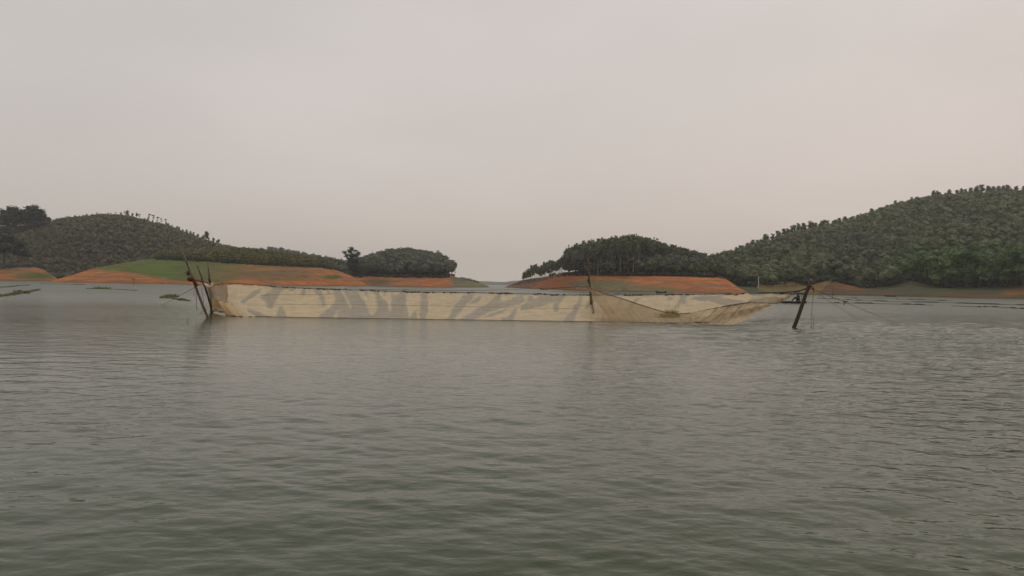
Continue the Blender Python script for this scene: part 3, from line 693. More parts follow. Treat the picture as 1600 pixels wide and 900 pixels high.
# tall clump at the left edge
ridge_line(LB, 2, 72, 14, [(-40, 34), (0, 38), (20, 39), (35, 37), (50, 36), (72, 24)], 347, DARKT, '{} tall dark tree from the left in the far left skyline clump', 'tall dark clump at the left edge', vr=(.80, .99), wide=1.35)
ridge_line(LE, 405, 515, 16, 9, 348, TALL, '{} tiny far tree from the left on the distant grey ridge', 'trees on the distant ridge', wide=1.5)
_r = np.random.default_rng(349); _P = []
for i in range(150):
    pxx = _r.uniform(-70, 74); s_ = (pxx - 800) / F; Yy = _r.uniform(.78, 1.0) * (LB.c(s_, 'Yr') - LB.c(s_, 'Yf')) + LB.c(s_, 'Yf'); _P.append((s_ * Yy, Yy, float(LB.h(np.array([s_ * Yy]), np.array([Yy]))[0])))
forest('undergrowth', np.array(_P), T_ROUND, (4, 8), lambda P, r, a, b: np.array([.048, .052, .036]) * r.uniform(.7, 1.3, (len(P), 1)), 3491, 'dark understorey at the foot of the tall clump at the left edge', 'undergrowth')
# dark leafy trees on the far left bank
for i, (pxx, yb, hp, wd, lab) in enumerate(((-22, 412, 56, 1.3, 'broad dark leafy tree cut by the left edge of the picture'), (6, 412, 52, 1.2, 'dark leafy tree above the far left bank, nearer the picture edge'), (29, 412, 40, 1.05, 'lower dark leafy tree above the far left bank, on its right'))):
    Yy = 424 + i * 2; s_ = (pxx - 800) / F; z = float(LA.h(np.array([s_ * Yy]), np.array([Yy]))[0]); s = hp * Yy / F / 9
    tree('leafy_tree', DBUSH[i % 2], (s_ * Yy, Yy, z - .4), (s * wd, s * wd, s), i * 2., lab, 'tree', None)
# bright green trees at right
r = np.random.default_rng(350)
BG = [(1425, 436, 42), (1442, 440, 46), (1458, 446, 50), (1476, 449, 58), (1494, 449, 62), (1510, 450, 66), (1528, 450, 60), (1545, 449, 62), (1562, 449, 60), (1580, 448, 64), (1598, 447, 62), (1450, 420, 30), (1486, 418, 30), (1520, 412, 34), (1555, 410, 34), (1588, 412, 38)]
for i, (pxx, yb, hp) in enumerate(BG):
    s_ = (pxx - 800) / F; Ys = np.linspace(LG.c(s_, 'Yf') + 2, LG.c(s_, 'Yr'), 300); Z = LG.h(s_ * Ys, Ys); _, q = proj(np.stack([s_ * Ys, Ys, Z], 1)); j = np.argmax(q < yb)
    Yy = Ys[j]; s = hp * Yy / F / 9 * .95; sw = s * r.uniform(.85, 1.05) if i < 11 else s * 1.1
    tree('leafy_tree', BUSH[i % 4], (s_ * Yy, Yy, Z[j] - .3), (sw, sw, s), r.uniform(0, 6), (ORD[i] + ' bright green tree from the left at the foot of the right hill' if i < 11 else ORD[i - 11] + ' bright green tree from the left in the upper bright row'), 'tree', 'bright green trees at the right')
# lone dark tree
r = np.random.default_rng(360)
cl_ = [(-.2, 0, 15.9, 1.3, 1.2, 1.4), (-1.0, 0, 14.6, 1.6, 1.4, 1.3), (-4.1, .3, 14.0, 1.3, 1.1, .9), (-3.0, 0, 12.2, 1.2, 1.1, 1.3), (2.0, .2, 14.9, 1.2, 1.0, .7), (3.6, .2, 13.7, 1.4, 1.2, 1.0), (2.4, 0, 12.4, 1.8, 1.5, 1.2),
       (0, 0, 12.3, 2.3, 2.0, 1.8), (-.6, .2, 10.0, 2.5, 2.2, 1.8), (1.5, 0, 9.6, 2.6, 2.2, 1.9), (0, 0, 7.6, 3.0, 2.6, 1.9), (2.6, 0, 7.0, 2.6, 2.4, 1.9), (1.0, .5, 5.0, 3.2, 2.8, 2.0), (3.6, 0, 4.6, 2.4, 2.2, 1.8), (2.0, 0, 2.6, 3.0, 2.4, 1.7), (4.4, 0, 2.4, 2.2, 2.0, 1.6)]
cl_ = [(a_, b, c, d * 1.25, e * 1.25, f * 1.2) for a_, b, c, d, e, f in cl_]
V, T = crown(r, cl_, 1500, .42, .72)
Yl = 412; sl_ = (549 - 800) / F
lone = tree('lone_tree', (set_mat(mesh_np('crown', V, T), M_LEAF_DARK), set_mat(trunk_mesh('trunk', r, 15, .35, [(8, cl_[2][:3]), (9, cl_[5][:3]), (9, cl_[3][:3]), (10, cl_[4][:3])], .02), M_BARK_DARK)),
            (sl_ * Yl, Yl, at(549, 436, Yl)[2]), (.98, .98, 1.03), 0, 'irregular tall dark tree standing alone between peninsula and domed grove', 'tree', None)
# palm-like tufts at the grove's right end
for i, (pxx, yb, hp) in enumerate(((706, 433, 8), (711, 433.5, 9))):
    Yy = 440; p = at(pxx, yb, Yy); s = hp * Yy / F / 13
    tree('plantation_tree', SPARSE[i], p, (s * 1.2, s * 1.2, s), 0, ('tiny tufted tree just right of the domed grove, the nearer to it', 'tiny tufted tree just right of the domed grove, the outer one')[i], 'tree', None)
print('individual trees', cnt)

# ------------------------------------------------------------------ lift net
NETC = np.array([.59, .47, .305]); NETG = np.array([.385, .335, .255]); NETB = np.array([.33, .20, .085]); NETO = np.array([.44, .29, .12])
def net_mat(name, alpha, trans=.25):
    m, N, L, b = mat_new(name)
    v = N.new('ShaderNodeVertexColor'); v.layer_name = 'cloth'
    t = N.new('ShaderNodeTexCoord')
    n = N.new('ShaderNodeTexNoise'); n.inputs['Scale'].default_value = 1.8; n.inputs['Detail'].default_value = 6; L.new(t.outputs['Object'], n.inputs['Vector'])
    mr = N.new('ShaderNodeMapRange'); mr.inputs[1].default_value = .3; mr.inputs[2].default_value = .7; mr.inputs[3].default_value = .86; mr.inputs[4].default_value = 1.10; L.new(n.outputs['Fac'], mr.inputs[0])
    s = N.new('ShaderNodeVectorMath'); s.operation = 'SCALE'; L.new(v.outputs[0], s.inputs[0]); L.new(mr.outputs[0], s.inputs['Scale'])
    L.new(s.outputs[0], b.inputs['Base Color']); b.inputs['Roughness'].default_value = .85; b.inputs['Specular IOR Level'].default_value = .15
    # fine mesh weave relief
    w1 = N.new('ShaderNodeTexNoise'); w1.inputs['Scale'].default_value = 9; w1.inputs['Detail'].default_value = 4; L.new(t.outputs['Object'], w1.inputs['Vector'])
    bp = N.new('ShaderNodeBump'); bp.inputs['Strength'].default_value = .5; bp.inputs['Distance'].default_value = .05; L.new(w1.outputs['Fac'], bp.inputs['Height']); L.new(bp.outputs[0], b.inputs['Normal'])
    tr = N.new('ShaderNodeBsdfTranslucent'); L.new(s.outputs[0], tr.inputs['Color'])
    ms = N.new('ShaderNodeMixShader'); ms.inputs[0].default_value = trans; L.new(b.outputs[0], ms.inputs[1]); L.new(tr.outputs[0], ms.inputs[2])
    tp = N.new('ShaderNodeBsdfTransparent'); ma = N.new('ShaderNodeMixShader'); ma.inputs[0].default_value = 1 - alpha
    L.new(ms.outputs[0], ma.inputs[1]); L.new(tp.outputs[0], ma.inputs[2]); L.new(ma.outputs[0], N['Material Output'].inputs['Surface'])
    return m
M_NET = net_mat('net_cloth', .91); M_NET_THIN = net_mat('net_cloth_thin', .58, .4); M_NET_MID = net_mat('net_cloth_mid', .80, .35); M_NET_GOLD = net_mat('net_cloth_gold', .42, .4)
M_ROPE = simple('rope_dark', (.05, .042, .034), .9, (.09, .075, .06), 8)
M_ROPE_TAN = simple('rope_tan', (.16, .12, .08), .9, (.10, .07, .05), 8)

TOPE = [(352, 443), (380, 444), (410, 446), (430, 448.5), (470, 450.3), (530, 452.5), (600, 455), (650, 456.5), (700, 457.2), (750, 457.5), (790, 459), (850, 460), (875, 461.5), (920, 461), (1000, 461), (1070, 460.2), (1130, 459.5), (1152, 460.5), (1166, 457.6), (1176, 462)]
BOTE = [(352, 492.5), (362, 493), (400, 494.5), (430, 495.5), (520, 497), (700, 499.5), (900, 502.5), (1000, 504), (1060, 505), (1176, 506)]
def bot_pt(px):
    px = px if px < 1050 else 1050 + (px - 1050) * .55
    return ground(px, lerp_poly(px, BOTE))
def top_pt(px): return at(px, lerp_poly(px, TOPE), 52 + .6 * math.sin(px * .02))
def panel_pt(px, py):
    """point of the main panel nearest to that row of the photograph"""
    a_, b = bot_pt(px), top_pt(px)
    t = np.linspace(0, 1, 60)[:, None]; pts = a_ + (b - a_) * t
    pts[:, 2] -= .22 * np.sin(t[:, 0] * math.pi)
    q = proj(pts)[1]; j = int(np.argmin(abs(q - py))); return pts[j]

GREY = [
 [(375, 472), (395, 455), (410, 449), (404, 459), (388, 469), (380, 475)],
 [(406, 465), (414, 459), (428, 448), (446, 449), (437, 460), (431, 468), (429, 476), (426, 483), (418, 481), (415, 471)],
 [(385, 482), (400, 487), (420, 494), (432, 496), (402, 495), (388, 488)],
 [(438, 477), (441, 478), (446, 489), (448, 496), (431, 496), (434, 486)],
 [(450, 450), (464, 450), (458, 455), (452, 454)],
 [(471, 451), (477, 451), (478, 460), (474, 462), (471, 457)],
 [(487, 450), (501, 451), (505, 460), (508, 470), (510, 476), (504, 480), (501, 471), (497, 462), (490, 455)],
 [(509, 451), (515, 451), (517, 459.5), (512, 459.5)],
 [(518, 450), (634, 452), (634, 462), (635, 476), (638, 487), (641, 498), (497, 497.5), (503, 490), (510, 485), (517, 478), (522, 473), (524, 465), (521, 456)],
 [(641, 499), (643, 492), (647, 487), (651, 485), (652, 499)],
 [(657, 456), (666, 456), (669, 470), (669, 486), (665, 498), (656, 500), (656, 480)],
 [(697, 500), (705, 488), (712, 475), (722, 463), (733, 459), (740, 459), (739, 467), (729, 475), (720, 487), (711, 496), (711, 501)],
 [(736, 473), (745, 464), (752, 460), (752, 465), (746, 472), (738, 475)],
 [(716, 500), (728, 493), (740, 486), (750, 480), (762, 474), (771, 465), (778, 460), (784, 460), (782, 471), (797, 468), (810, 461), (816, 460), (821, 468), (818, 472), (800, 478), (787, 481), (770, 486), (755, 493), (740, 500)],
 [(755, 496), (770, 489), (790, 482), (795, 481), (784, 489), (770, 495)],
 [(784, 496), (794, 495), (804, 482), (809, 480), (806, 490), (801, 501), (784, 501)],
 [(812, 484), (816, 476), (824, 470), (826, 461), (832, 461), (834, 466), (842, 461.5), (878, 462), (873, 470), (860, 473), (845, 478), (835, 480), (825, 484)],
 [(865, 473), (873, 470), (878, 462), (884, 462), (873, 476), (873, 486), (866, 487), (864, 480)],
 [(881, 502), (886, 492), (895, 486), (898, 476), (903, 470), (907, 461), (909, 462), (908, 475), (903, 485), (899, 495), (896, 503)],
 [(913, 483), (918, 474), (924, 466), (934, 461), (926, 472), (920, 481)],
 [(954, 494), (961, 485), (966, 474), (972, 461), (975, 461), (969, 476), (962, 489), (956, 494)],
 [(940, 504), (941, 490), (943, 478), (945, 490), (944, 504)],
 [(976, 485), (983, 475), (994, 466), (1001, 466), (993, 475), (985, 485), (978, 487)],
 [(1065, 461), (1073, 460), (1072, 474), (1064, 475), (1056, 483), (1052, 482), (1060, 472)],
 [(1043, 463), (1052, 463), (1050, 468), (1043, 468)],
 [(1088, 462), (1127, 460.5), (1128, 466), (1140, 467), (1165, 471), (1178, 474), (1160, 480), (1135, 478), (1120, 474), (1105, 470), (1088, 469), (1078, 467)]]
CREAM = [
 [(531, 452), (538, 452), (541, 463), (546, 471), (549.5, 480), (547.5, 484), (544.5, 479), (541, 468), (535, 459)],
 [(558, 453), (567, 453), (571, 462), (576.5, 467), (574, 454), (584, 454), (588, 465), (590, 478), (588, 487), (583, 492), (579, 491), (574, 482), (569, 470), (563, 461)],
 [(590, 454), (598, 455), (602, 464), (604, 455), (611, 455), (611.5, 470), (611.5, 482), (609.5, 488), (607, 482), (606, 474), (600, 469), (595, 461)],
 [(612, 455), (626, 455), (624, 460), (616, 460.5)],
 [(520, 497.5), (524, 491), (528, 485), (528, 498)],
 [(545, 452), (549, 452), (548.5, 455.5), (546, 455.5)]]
def inpoly(px, py, poly):
    n = len(poly); ins = np.zeros(px.shape, bool)
    for i in range(n):
        x1, y1 = poly[i]; x2, y2 = poly[(i + 1) % n]
        c = ((y1 > py) != (y2 > py)) & (px < (x2 - x1) * (py - y1) / (y2 - y1 + 1e-12) + x1)
        ins ^= c
    return ins
net = empty('lift_net', ground(760, 500)); tag(net, 'long pale cream fishing net with grey patches slung between the poles across the lake', 'fishing net')
NL = np.array(net.location)
def grid_mesh(name, Pts, C, mat, parent):
    nr, nc = Pts.shape[:2]; idx = np.arange(nr * nc).reshape(nr, nc)
    Q = np.stack([idx[:-1, :-1], idx[:-1, 1:], idx[1:, 1:], idx[1:, :-1]], -1).reshape(-1, 4)
    me = mesh_np(name, (Pts - NL).reshape(-1, 3), Q, True); color_attr(me, 'cloth', C.reshape(-1, 3))
    return link(name, me, mat, parent)
# main panel
xs = np.arange(352, 1176.1, .8); nt_ = 64
Pm = np.zeros((nt_, len(xs), 3))
for j, x in enumerate(xs):
    a_, b = bot_pt(x), top_pt(x); t = np.linspace(0, 1, nt_)[:, None]
    p = a_ + (b - a_) * t; p[:, 2] -= .22 * np.sin(t[:, 0] * math.pi); p[0, 2] = -.12
    Pm[:, j] = p
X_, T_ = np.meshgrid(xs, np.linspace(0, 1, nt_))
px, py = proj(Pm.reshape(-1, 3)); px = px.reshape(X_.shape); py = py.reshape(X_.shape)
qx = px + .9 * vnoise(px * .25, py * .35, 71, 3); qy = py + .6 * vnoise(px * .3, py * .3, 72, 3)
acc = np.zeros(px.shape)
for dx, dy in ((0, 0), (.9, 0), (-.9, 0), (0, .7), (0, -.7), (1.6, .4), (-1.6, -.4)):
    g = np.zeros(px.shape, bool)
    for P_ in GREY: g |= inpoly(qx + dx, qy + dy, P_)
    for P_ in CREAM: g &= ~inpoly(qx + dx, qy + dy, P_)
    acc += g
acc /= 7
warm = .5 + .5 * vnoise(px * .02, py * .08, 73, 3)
C = NETC * (1 - acc[..., None]) + NETG * acc[..., None]  # cream cloth colour blended with grey inside the outlined patches
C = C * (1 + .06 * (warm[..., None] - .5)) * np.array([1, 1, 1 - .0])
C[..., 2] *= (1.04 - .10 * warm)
# damp darker hem, yellowed belts along the seams, worn grain running down the cloth
C *= (1 - .14 * np.exp(-((T_ - .0) / .03) ** 2))[..., None]
C *= (1 + .03 * vnoise(px * .37, py * .11, 74, 4))[..., None]
for yy0 in (.66, .42):
    C *= (1 - .06 * np.exp(-((T_ - yy0) / .035) ** 2))[..., None]
# the right-hand low part is stained ochre where the cloth lies wet
st = np.clip((px - 905) / 30, 0, 1) * np.clip((py - 474) / 8, 0, 1) * np.clip((1010 - px) / 30, 0, 1)
C = C * (1 - .5 * st[..., None]) + NETO * .85 * .5 * st[..., None]
# gentle folds following the patches
fold = .10 * vnoise(X_ * .06 + T_ * 2.5, T_ * 3, 75, 4) + .05 * (acc - .5)
fold += .05 * np.sin(X_ * .55 + 3 * vnoise(X_ * .03, T_, 76, 2) + 5 * T_) * (T_ > 0) * (.4 + .6 * T_)
fold *= .35 + .65 * np.sin(np.clip(T_ * 1.05, 0, 1) * math.pi * .5)
Pm[..., 1] += fold * 1.3
Pm[..., 2] += fold * .35 * (T_ > .02) - .05 * np.abs(np.sin(X_ * .11)) * T_ ** 3
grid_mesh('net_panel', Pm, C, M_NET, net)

def smooth_row(row, n):
    row = np.array(row, float); t = np.concatenate([[0], np.cumsum(np.hypot(np.diff(row[:, 0]), np.diff(row[:, 1])))]); t /= t[-1]
    u = np.linspace(0, 1, n); return np.stack([np.interp(u, t, row[:, k]) for k in range(3)], 1)
def sheet(name, rows, mat, colf, nu=90, nv=40, wr=.06, seed=0, fol=10):
    R = np.array([smooth_row(r_, nu) for r_ in rows]); vk = np.linspace(0, 1, len(rows)); v = np.linspace(0, 1, nv)
    G3 = np.stack([np.stack([np.interp(v, vk, R[:, i, k]) for i in range(nu)], 1) for k in range(3)], -1)
    # soften with a small blur along v
    for _ in range(3): G3[1:-1] = .5 * G3[1:-1] + .25 * (G3[:-2] + G3[2:])
    U, Vv = np.meshgrid(np.linspace(0, 1, nu), v)
    P = np.zeros(G3.shape)
    for i in range(nv):
        for j in range(nu): P[i, j] = at(*G3[i, j])
    f = wr * (np.sin(U * fol * 6.28 + 2 * vnoise(U * 4, Vv * 2, seed, 3)) * .6 + vnoise(U * 9, Vv * 2.5, seed + 1, 3) * .7)
    P[..., 1] += f; P[..., 2] += f * .25
    C = colf(U, Vv, f / max(wr, 1e-6))
    return grid_mesh(name, P, C, mat, net)
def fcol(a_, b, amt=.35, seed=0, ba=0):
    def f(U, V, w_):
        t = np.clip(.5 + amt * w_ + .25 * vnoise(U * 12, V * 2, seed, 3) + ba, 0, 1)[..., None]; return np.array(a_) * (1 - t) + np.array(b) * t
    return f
# left gather: translucent brown layers and ochre folds spreading from the second pole
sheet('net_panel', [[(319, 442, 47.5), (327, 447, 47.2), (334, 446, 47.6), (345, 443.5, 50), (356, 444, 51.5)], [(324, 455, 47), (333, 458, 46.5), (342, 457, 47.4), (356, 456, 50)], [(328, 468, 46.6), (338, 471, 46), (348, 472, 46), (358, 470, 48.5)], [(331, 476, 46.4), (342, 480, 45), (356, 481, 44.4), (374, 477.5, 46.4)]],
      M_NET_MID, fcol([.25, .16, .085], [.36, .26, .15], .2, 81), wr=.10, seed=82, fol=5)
sheet('net_panel', [[(330, 464, 46), (338, 468, 45.2), (346, 470, 45.2), (358, 474, 45.6), (372, 477, 46.2)], [(331, 474, 45.8), (340, 479, 44.6), (350, 481, 44), (366, 484, 44.2), (384, 484, 45)], [(332, 484, 45.8), (342, 485, 43.8), (352, 488, 42.8), (364, 489, 42.6), (392, 489, 43)], [(333, 487, 46), (341, 486.8, 44.8), (353, 491.4, 42.3), (361, 494, 41.3), (400, 494.8, 41.6)]],
      M_NET, lambda U, V, w_: (lambda t: np.array([.27, .155, .055]) * (1 - t) + np.array([.47, .33, .15]) * t)(np.clip(.5 + .40 * np.sin(U * 22 + 2 * V) + .25 * vnoise(U * 10, V * 2, 83, 3), 0, 1)[..., None]) * (1 - np.clip(U * 1.6 - .55, 0, 1)[..., None]) + NETC * np.clip(U * 1.6 - .55, 0, 1)[..., None],
      wr=.16, seed=84, fol=5)
# bunched pale cloth at the corner
sheet('net_cuff', [[(317, 440.5, 46.8), (323, 443.5, 46.8), (328, 444.5, 47), (333, 441, 47)], [(320, 446, 46.3), (325, 448.5, 46.2), (331, 448.5, 46.4), (335, 442, 46.6)], [(323, 447.5, 46.4), (326, 450, 46.3), (331, 449.6, 46.5), (335.5, 443, 46.8)]], M_NET, fcol([.52, .36, .24], [.62, .50, .38], .3, 85), nu=40, nv=20, wr=.05, seed=86, fol=3)
# near side sagging on the right
CAT = [(917, 447.5, 46), (930, 453, 45.2), (945, 458.5, 44.6), (970, 466, 43.9), (1000, 476, 43.0), (1020, 482.5, 42.5), (1040, 488, 42.1), (1060, 490.8, 41.9), (1085, 488.5, 42), (1110, 483, 42.3), (1130, 479.3, 42.6), (1150, 476, 43.4), (1172, 473, 45), (1192, 473.5, 46)]
low = [(p[0] + 4, max(p[1] + 1.5, lerp_poly(p[0], BOTE) - .3), 0) for p in CAT]
low = [(a_ + max(0, 34 - i * 14), b, float(ground(a_, b + .6)[1]) - .5) for i, (a_, b, _) in enumerate(low)]
mid_ = [(a_[0] * .6 + b[0] * .4 + 1, a_[1] * .5 + b[1] * .5, (a_[2] + b[2]) / 2 - .1) for a_, b in zip(CAT, low)]
iR = [i for i, p in enumerate(CAT) if p[0] < 1135]
sheet('net_panel', [[CAT[i] for i in iR], [mid_[i] for i in iR], [low[i] for i in iR]], M_NET_THIN, fcol([.30, .20, .10], [.42, .31, .18], .22, 87), nu=180, nv=36, wr=.06, seed=88, fol=16)
# gathered corner, shade of its folds painted as dark lines in the colour
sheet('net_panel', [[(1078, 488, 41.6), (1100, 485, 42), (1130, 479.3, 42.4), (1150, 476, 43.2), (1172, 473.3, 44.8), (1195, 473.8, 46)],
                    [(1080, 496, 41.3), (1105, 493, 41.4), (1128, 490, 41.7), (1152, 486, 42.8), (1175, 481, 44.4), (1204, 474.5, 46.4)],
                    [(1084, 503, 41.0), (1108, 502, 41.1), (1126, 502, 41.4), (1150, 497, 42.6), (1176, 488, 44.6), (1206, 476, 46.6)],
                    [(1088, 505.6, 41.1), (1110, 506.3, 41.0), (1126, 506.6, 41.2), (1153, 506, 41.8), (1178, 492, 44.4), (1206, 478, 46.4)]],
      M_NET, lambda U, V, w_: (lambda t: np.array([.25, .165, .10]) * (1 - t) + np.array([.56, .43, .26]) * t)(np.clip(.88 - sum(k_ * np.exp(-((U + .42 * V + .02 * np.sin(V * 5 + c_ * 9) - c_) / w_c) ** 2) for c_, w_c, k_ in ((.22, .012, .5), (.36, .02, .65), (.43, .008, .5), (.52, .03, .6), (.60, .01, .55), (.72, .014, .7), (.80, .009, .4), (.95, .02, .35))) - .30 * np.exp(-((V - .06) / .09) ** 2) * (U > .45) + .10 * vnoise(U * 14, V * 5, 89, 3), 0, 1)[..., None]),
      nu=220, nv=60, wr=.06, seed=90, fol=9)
# right skirt from the corner up to the boat roof, translucent
sheet('net_panel', [[(1168, 469, 52), (1190, 466, 53), (1212, 461.5, 55), (1224, 460, 57), (1240, 460, 59)], [(1172, 473, 50), (1195, 471, 51), (1213, 467, 53), (1224, 464.5, 55), (1236, 463, 57)], [(1176, 479, 47.5), (1196, 475, 49), (1214, 473.5, 52), (1221, 472.5, 54), (1228, 470, 56)]],
      M_NET_MID, fcol([.33, .24, .145], [.47, .37, .235], .25, 91), nu=90, nv=36, wr=.10, seed=92, fol=6)
# crumpled pale back panel behind the corner
sheet('net_panel', [[(1140, 462, 53), (1152, 463, 53.2), (1160, 460, 53.4), (1167, 457.8, 53.5), (1174, 461.5, 53.5), (1180, 462.5, 53.6), (1190, 460, 54), (1205, 458.8, 54.5), (1218, 461, 55), (1236, 459.5, 56)], [(1140, 468, 52.5), (1165, 467, 52.7), (1190, 467, 53.2), (1218, 467, 54), (1234, 464, 56)], [(1140, 473, 52), (1165, 474, 52), (1185, 474, 52.6), (1215, 472, 53.8), (1228, 470, 55)]],
      M_NET, fcol([.44, .37, .25], [.50, .43, .31], .3, 93), nu=90, nv=36, wr=.07, seed=94, fol=5)
# hanging golden side, translucent, rising to the far corner
sheet('net_panel', [[(1181, 445, 58), (1205, 446, 58.5), (1225, 444, 59), (1239, 441, 59.5), (1250, 444, 60), (1262, 448, 60), (1280, 443.5, 60.5), (1303, 434.5, 61)], [(1184, 451, 58), (1210, 451.5, 58.5), (1238, 449, 59.3), (1260, 452, 59.8), (1276, 450, 60.3), (1300, 437.5, 61)], [(1186, 457.3, 58), (1212, 457.5, 58.4), (1238, 456, 59), (1258, 456.5, 59.5), (1273, 463, 60), (1298, 440, 61)]],
      M_NET_GOLD, fcol([.44, .31, .13], [.56, .41, .20], .2, 95), nu=110, nv=30, wr=.08, seed=96, fol=5)
# dark bunched fold above the boat
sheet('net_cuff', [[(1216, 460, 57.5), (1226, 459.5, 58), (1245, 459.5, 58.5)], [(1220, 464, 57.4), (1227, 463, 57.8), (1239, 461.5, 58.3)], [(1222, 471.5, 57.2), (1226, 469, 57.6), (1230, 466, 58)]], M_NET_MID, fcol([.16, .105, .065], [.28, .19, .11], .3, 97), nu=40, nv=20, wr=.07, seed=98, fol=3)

def rope(name, pts, rad, mat, parent, n=6, label=None):
    m = MB(); m.tube(pts, rad, n); return m.build(name, mat, parent)
def poly3(pts, step=6):
    out = []
    for (a_, b) in zip(pts[:-1], pts[1:]):
        k = max(1, int(abs(a_[0] - b[0]) / step))
        for i in range(k): t = i / k; out.append(at(*(np.array(a_) * (1 - t) + np.array(b) * t)))
    out.append(at(*pts[-1])); return out
# head rope, seam ropes, foot rope
hr = [top_pt(x) + np.array([0, -.05, .02 + .015 * math.sin(x * .7)]) for x in np.arange(346, 1170, 5)]
rope('head_rope', hr, .019, M_ROPE, net)
r = np.random.default_rng(400)
m = MB()
for x in np.arange(425, 1165, 1.0):
    if r.random() < .26 + .20 * math.sin(x * .09): m.ball(top_pt(x) + np.array([r.normal() * .03, -.08, .01 + r.normal() * .02]), (.05 + r.random() * .08, .04, .02 + r.random() * .03), 6, 4, .3, int(x))
o = m.build('weed_tufts', simple('dry_weed', (.06, .05, .03), .9, (.10, .09, .05), 6), net); o['kind'] = 'stuff'
def seam(yf, x0, x1, rad, step=5):
    pts = []
    for x in np.arange(x0, x1, step):
        a_, b = bot_pt(x), top_pt(x); y = yf(x); p = panel_pt(x, y); pts.append(p + np.array([0, -.17, .01]))
    return pts
rope('seam_rope', seam(lambda x: lerp_poly(x, [(405, 462), (430, 460.6), (520, 459.8)]), 408, 524, 1), .009, M_ROPE, net)
rope('seam_rope', seam(lambda x: lerp_poly(x, [(420, 475.3), (530, 476), (640, 477.3), (760, 479.5), (870, 482), (908, 482.5)]), 424, 906, 1), .008, M_ROPE_TAN, net)
fr = [bot_pt(x) + np.array([0, -.04, .02]) for x in np.arange(362, 1150, 6)]
rope('foot_rope', fr, .012, M_ROPE, net)
rope('side_rope', poly3(CAT), .028, M_ROPE_TAN, net)
rope('side_rope', poly3([(1130, 479, 42.4), (1150, 475.5, 43.2), (1170, 472.8, 44.8), (1186, 473, 46), (1215, 474, 47)]), .03, M_ROPE, net)
rope('side_rope', poly3([(1186, 457.4, 57.8), (1215, 457.2, 58.2), (1240, 455.6, 58.7), (1252, 453.5, 58), (1263, 449.5, 42)]), .05, M_ROPE, net)
rope('side_rope', poly3([(850, 452, 60), (870, 450, 57), (890, 448.6, 52), (905, 447.3, 49), (917, 447.5, 46)]), .028, M_ROPE_TAN, net)
rope('side_rope', poly3([(314, 438.5, 39.6), (319, 440, 45), (330, 445, 47), (352, 442.5, 51)]), .03, M_ROPE_TAN, net)
# netting web between side rope and head rope next to the middle pole
m = MB()
for i in range(11):
    x0 = 924 + i * 3.2; a_ = at(x0, lerp_poly(x0, [(c[0], c[1]) for c in CAT]), 45.5); b = top_pt(x0 + 4 * math.sin(i * 2.1)) ; m.tube([a_, (a_ + b) / 2 + np.array([.04, 0, -.03]), b], .008, 4)
m.build('web', M_ROPE, net)

# ------------------------------------------------------------------ poles
M_BAM = simple('old_bamboo', (.055, .038, .026), .6, (.15, .105, .06), 4, .4)
M_POST = simple('dark_post', (.035, .026, .02), .75, (.075, .05, .035), 7, .3, .5)
M_RED = simple('red_lashing', (.17, .045, .03), .85, (.09, .03, .025), 14)
M_RUST = simple('cord_ball', (.12, .045, .025), .9, (.06, .028, .02), 18, .2, .6)
def bamboo(pts, radii, mat, name, label, cat='pole', nodes=True, n=10):
    base = np.array(pts[0], float); o = empty(name, base); tag(o, label, cat)
    m = MB(); m.tube(pts, radii, n); m.build('shaft', mat, o)
    if nodes:
        L_ = np.linalg.norm(np.array(pts[-1]) - base); k = int(L_ / .42); P_ = np.array(pts, float); tt = np.concatenate([[0], np.cumsum(np.linalg.norm(np.diff(P_, axis=0), axis=1))])
        for i in range(1, k):
            s_ = i * L_ / k; p = np.array([np.interp(s_, tt, P_[:, q]) for q in range(3)]); p2 = np.array([np.interp(s_ + .03, tt, P_[:, q]) for q in range(3)]); rr = np.interp(s_, tt, radii)
            MB().tube([p, p2], rr * 1.18, n).build('node', mat, o)
    return o
Yp = float(ground(325, 497)[1])
b0 = at(325, 497, Yp); bb = b0 + np.array([.25, 0, -.9])
P_ = [bb, b0, at(314, 470, Yp + .05), at(303, 440, Yp + .1), at(292, 411, Yp + .15), at(281.5, 385.5, Yp + .2)]
p1 = bamboo(P_, [.072, .070, .065, .058, .045, .030], M_BAM, 'bamboo_pole', 'longest leaning bamboo pole at the net left end, with red lashing and cord ball')
MB().tube([at(287, 426.5, Yp), at(304, 428, Yp + .2)], .022, 6).build('crossbar', M_BAM, p1)
MB().tube([at(300, 432, Yp + .1), at(307, 447, Yp + .06)], [.085, .098], 10).build('lashing', M_RED, p1)
MB().tube([at(292.5, 424, Yp + .12), at(294.5, 430, Yp + .12)], [.072, .078], 10).build('lashing', M_ROPE, p1)
m = MB(); m.ball(at(297.5, 436, Yp - .05), (.16, .14, .125), 12, 9, .12, 3); m.build('cord_ball', M_RUST, p1)
MB().tube([at(300, 436, Yp), at(318, 440.5, Yp + 4), at(324, 441, 46)], .035, 6).build('tie_rope', M_RED, p1)
Y2 = float(ground(332, 487.5)[1])
b2 = at(332, 487.5, Y2)
p2_ = bamboo([b2 + np.array([.2, 0, -.9]), b2, at(325, 463, Y2), at(317.5, 440, Y2), at(308, 415, Y2)], [.070, .068, .062, .052, .030], M_POST, 'bamboo_pole', 'shorter dark bamboo pole leaning beside the gathered left corner of the net')
MB().tube([at(315, 436, Y2), at(318.5, 442, Y2)], [.082, .09], 10).build('lashing', M_RED, p2_)
Y3 = 50.
p3_ = bamboo([at(330, 470, Y3) + np.array([0, 0, -1.4]), at(330, 470, Y3), at(327.5, 440, Y3), at(324.5, 408, Y3)], [.07, .068, .06, .035], M_BAM, 'bamboo_pole', 'nearly upright thin pole behind the pale cuff of the left net corner')
MB().tube([at(327, 434, Y3), at(328, 441, Y3)], [.072, .08], 10).build('lashing', M_ROPE, p3_)
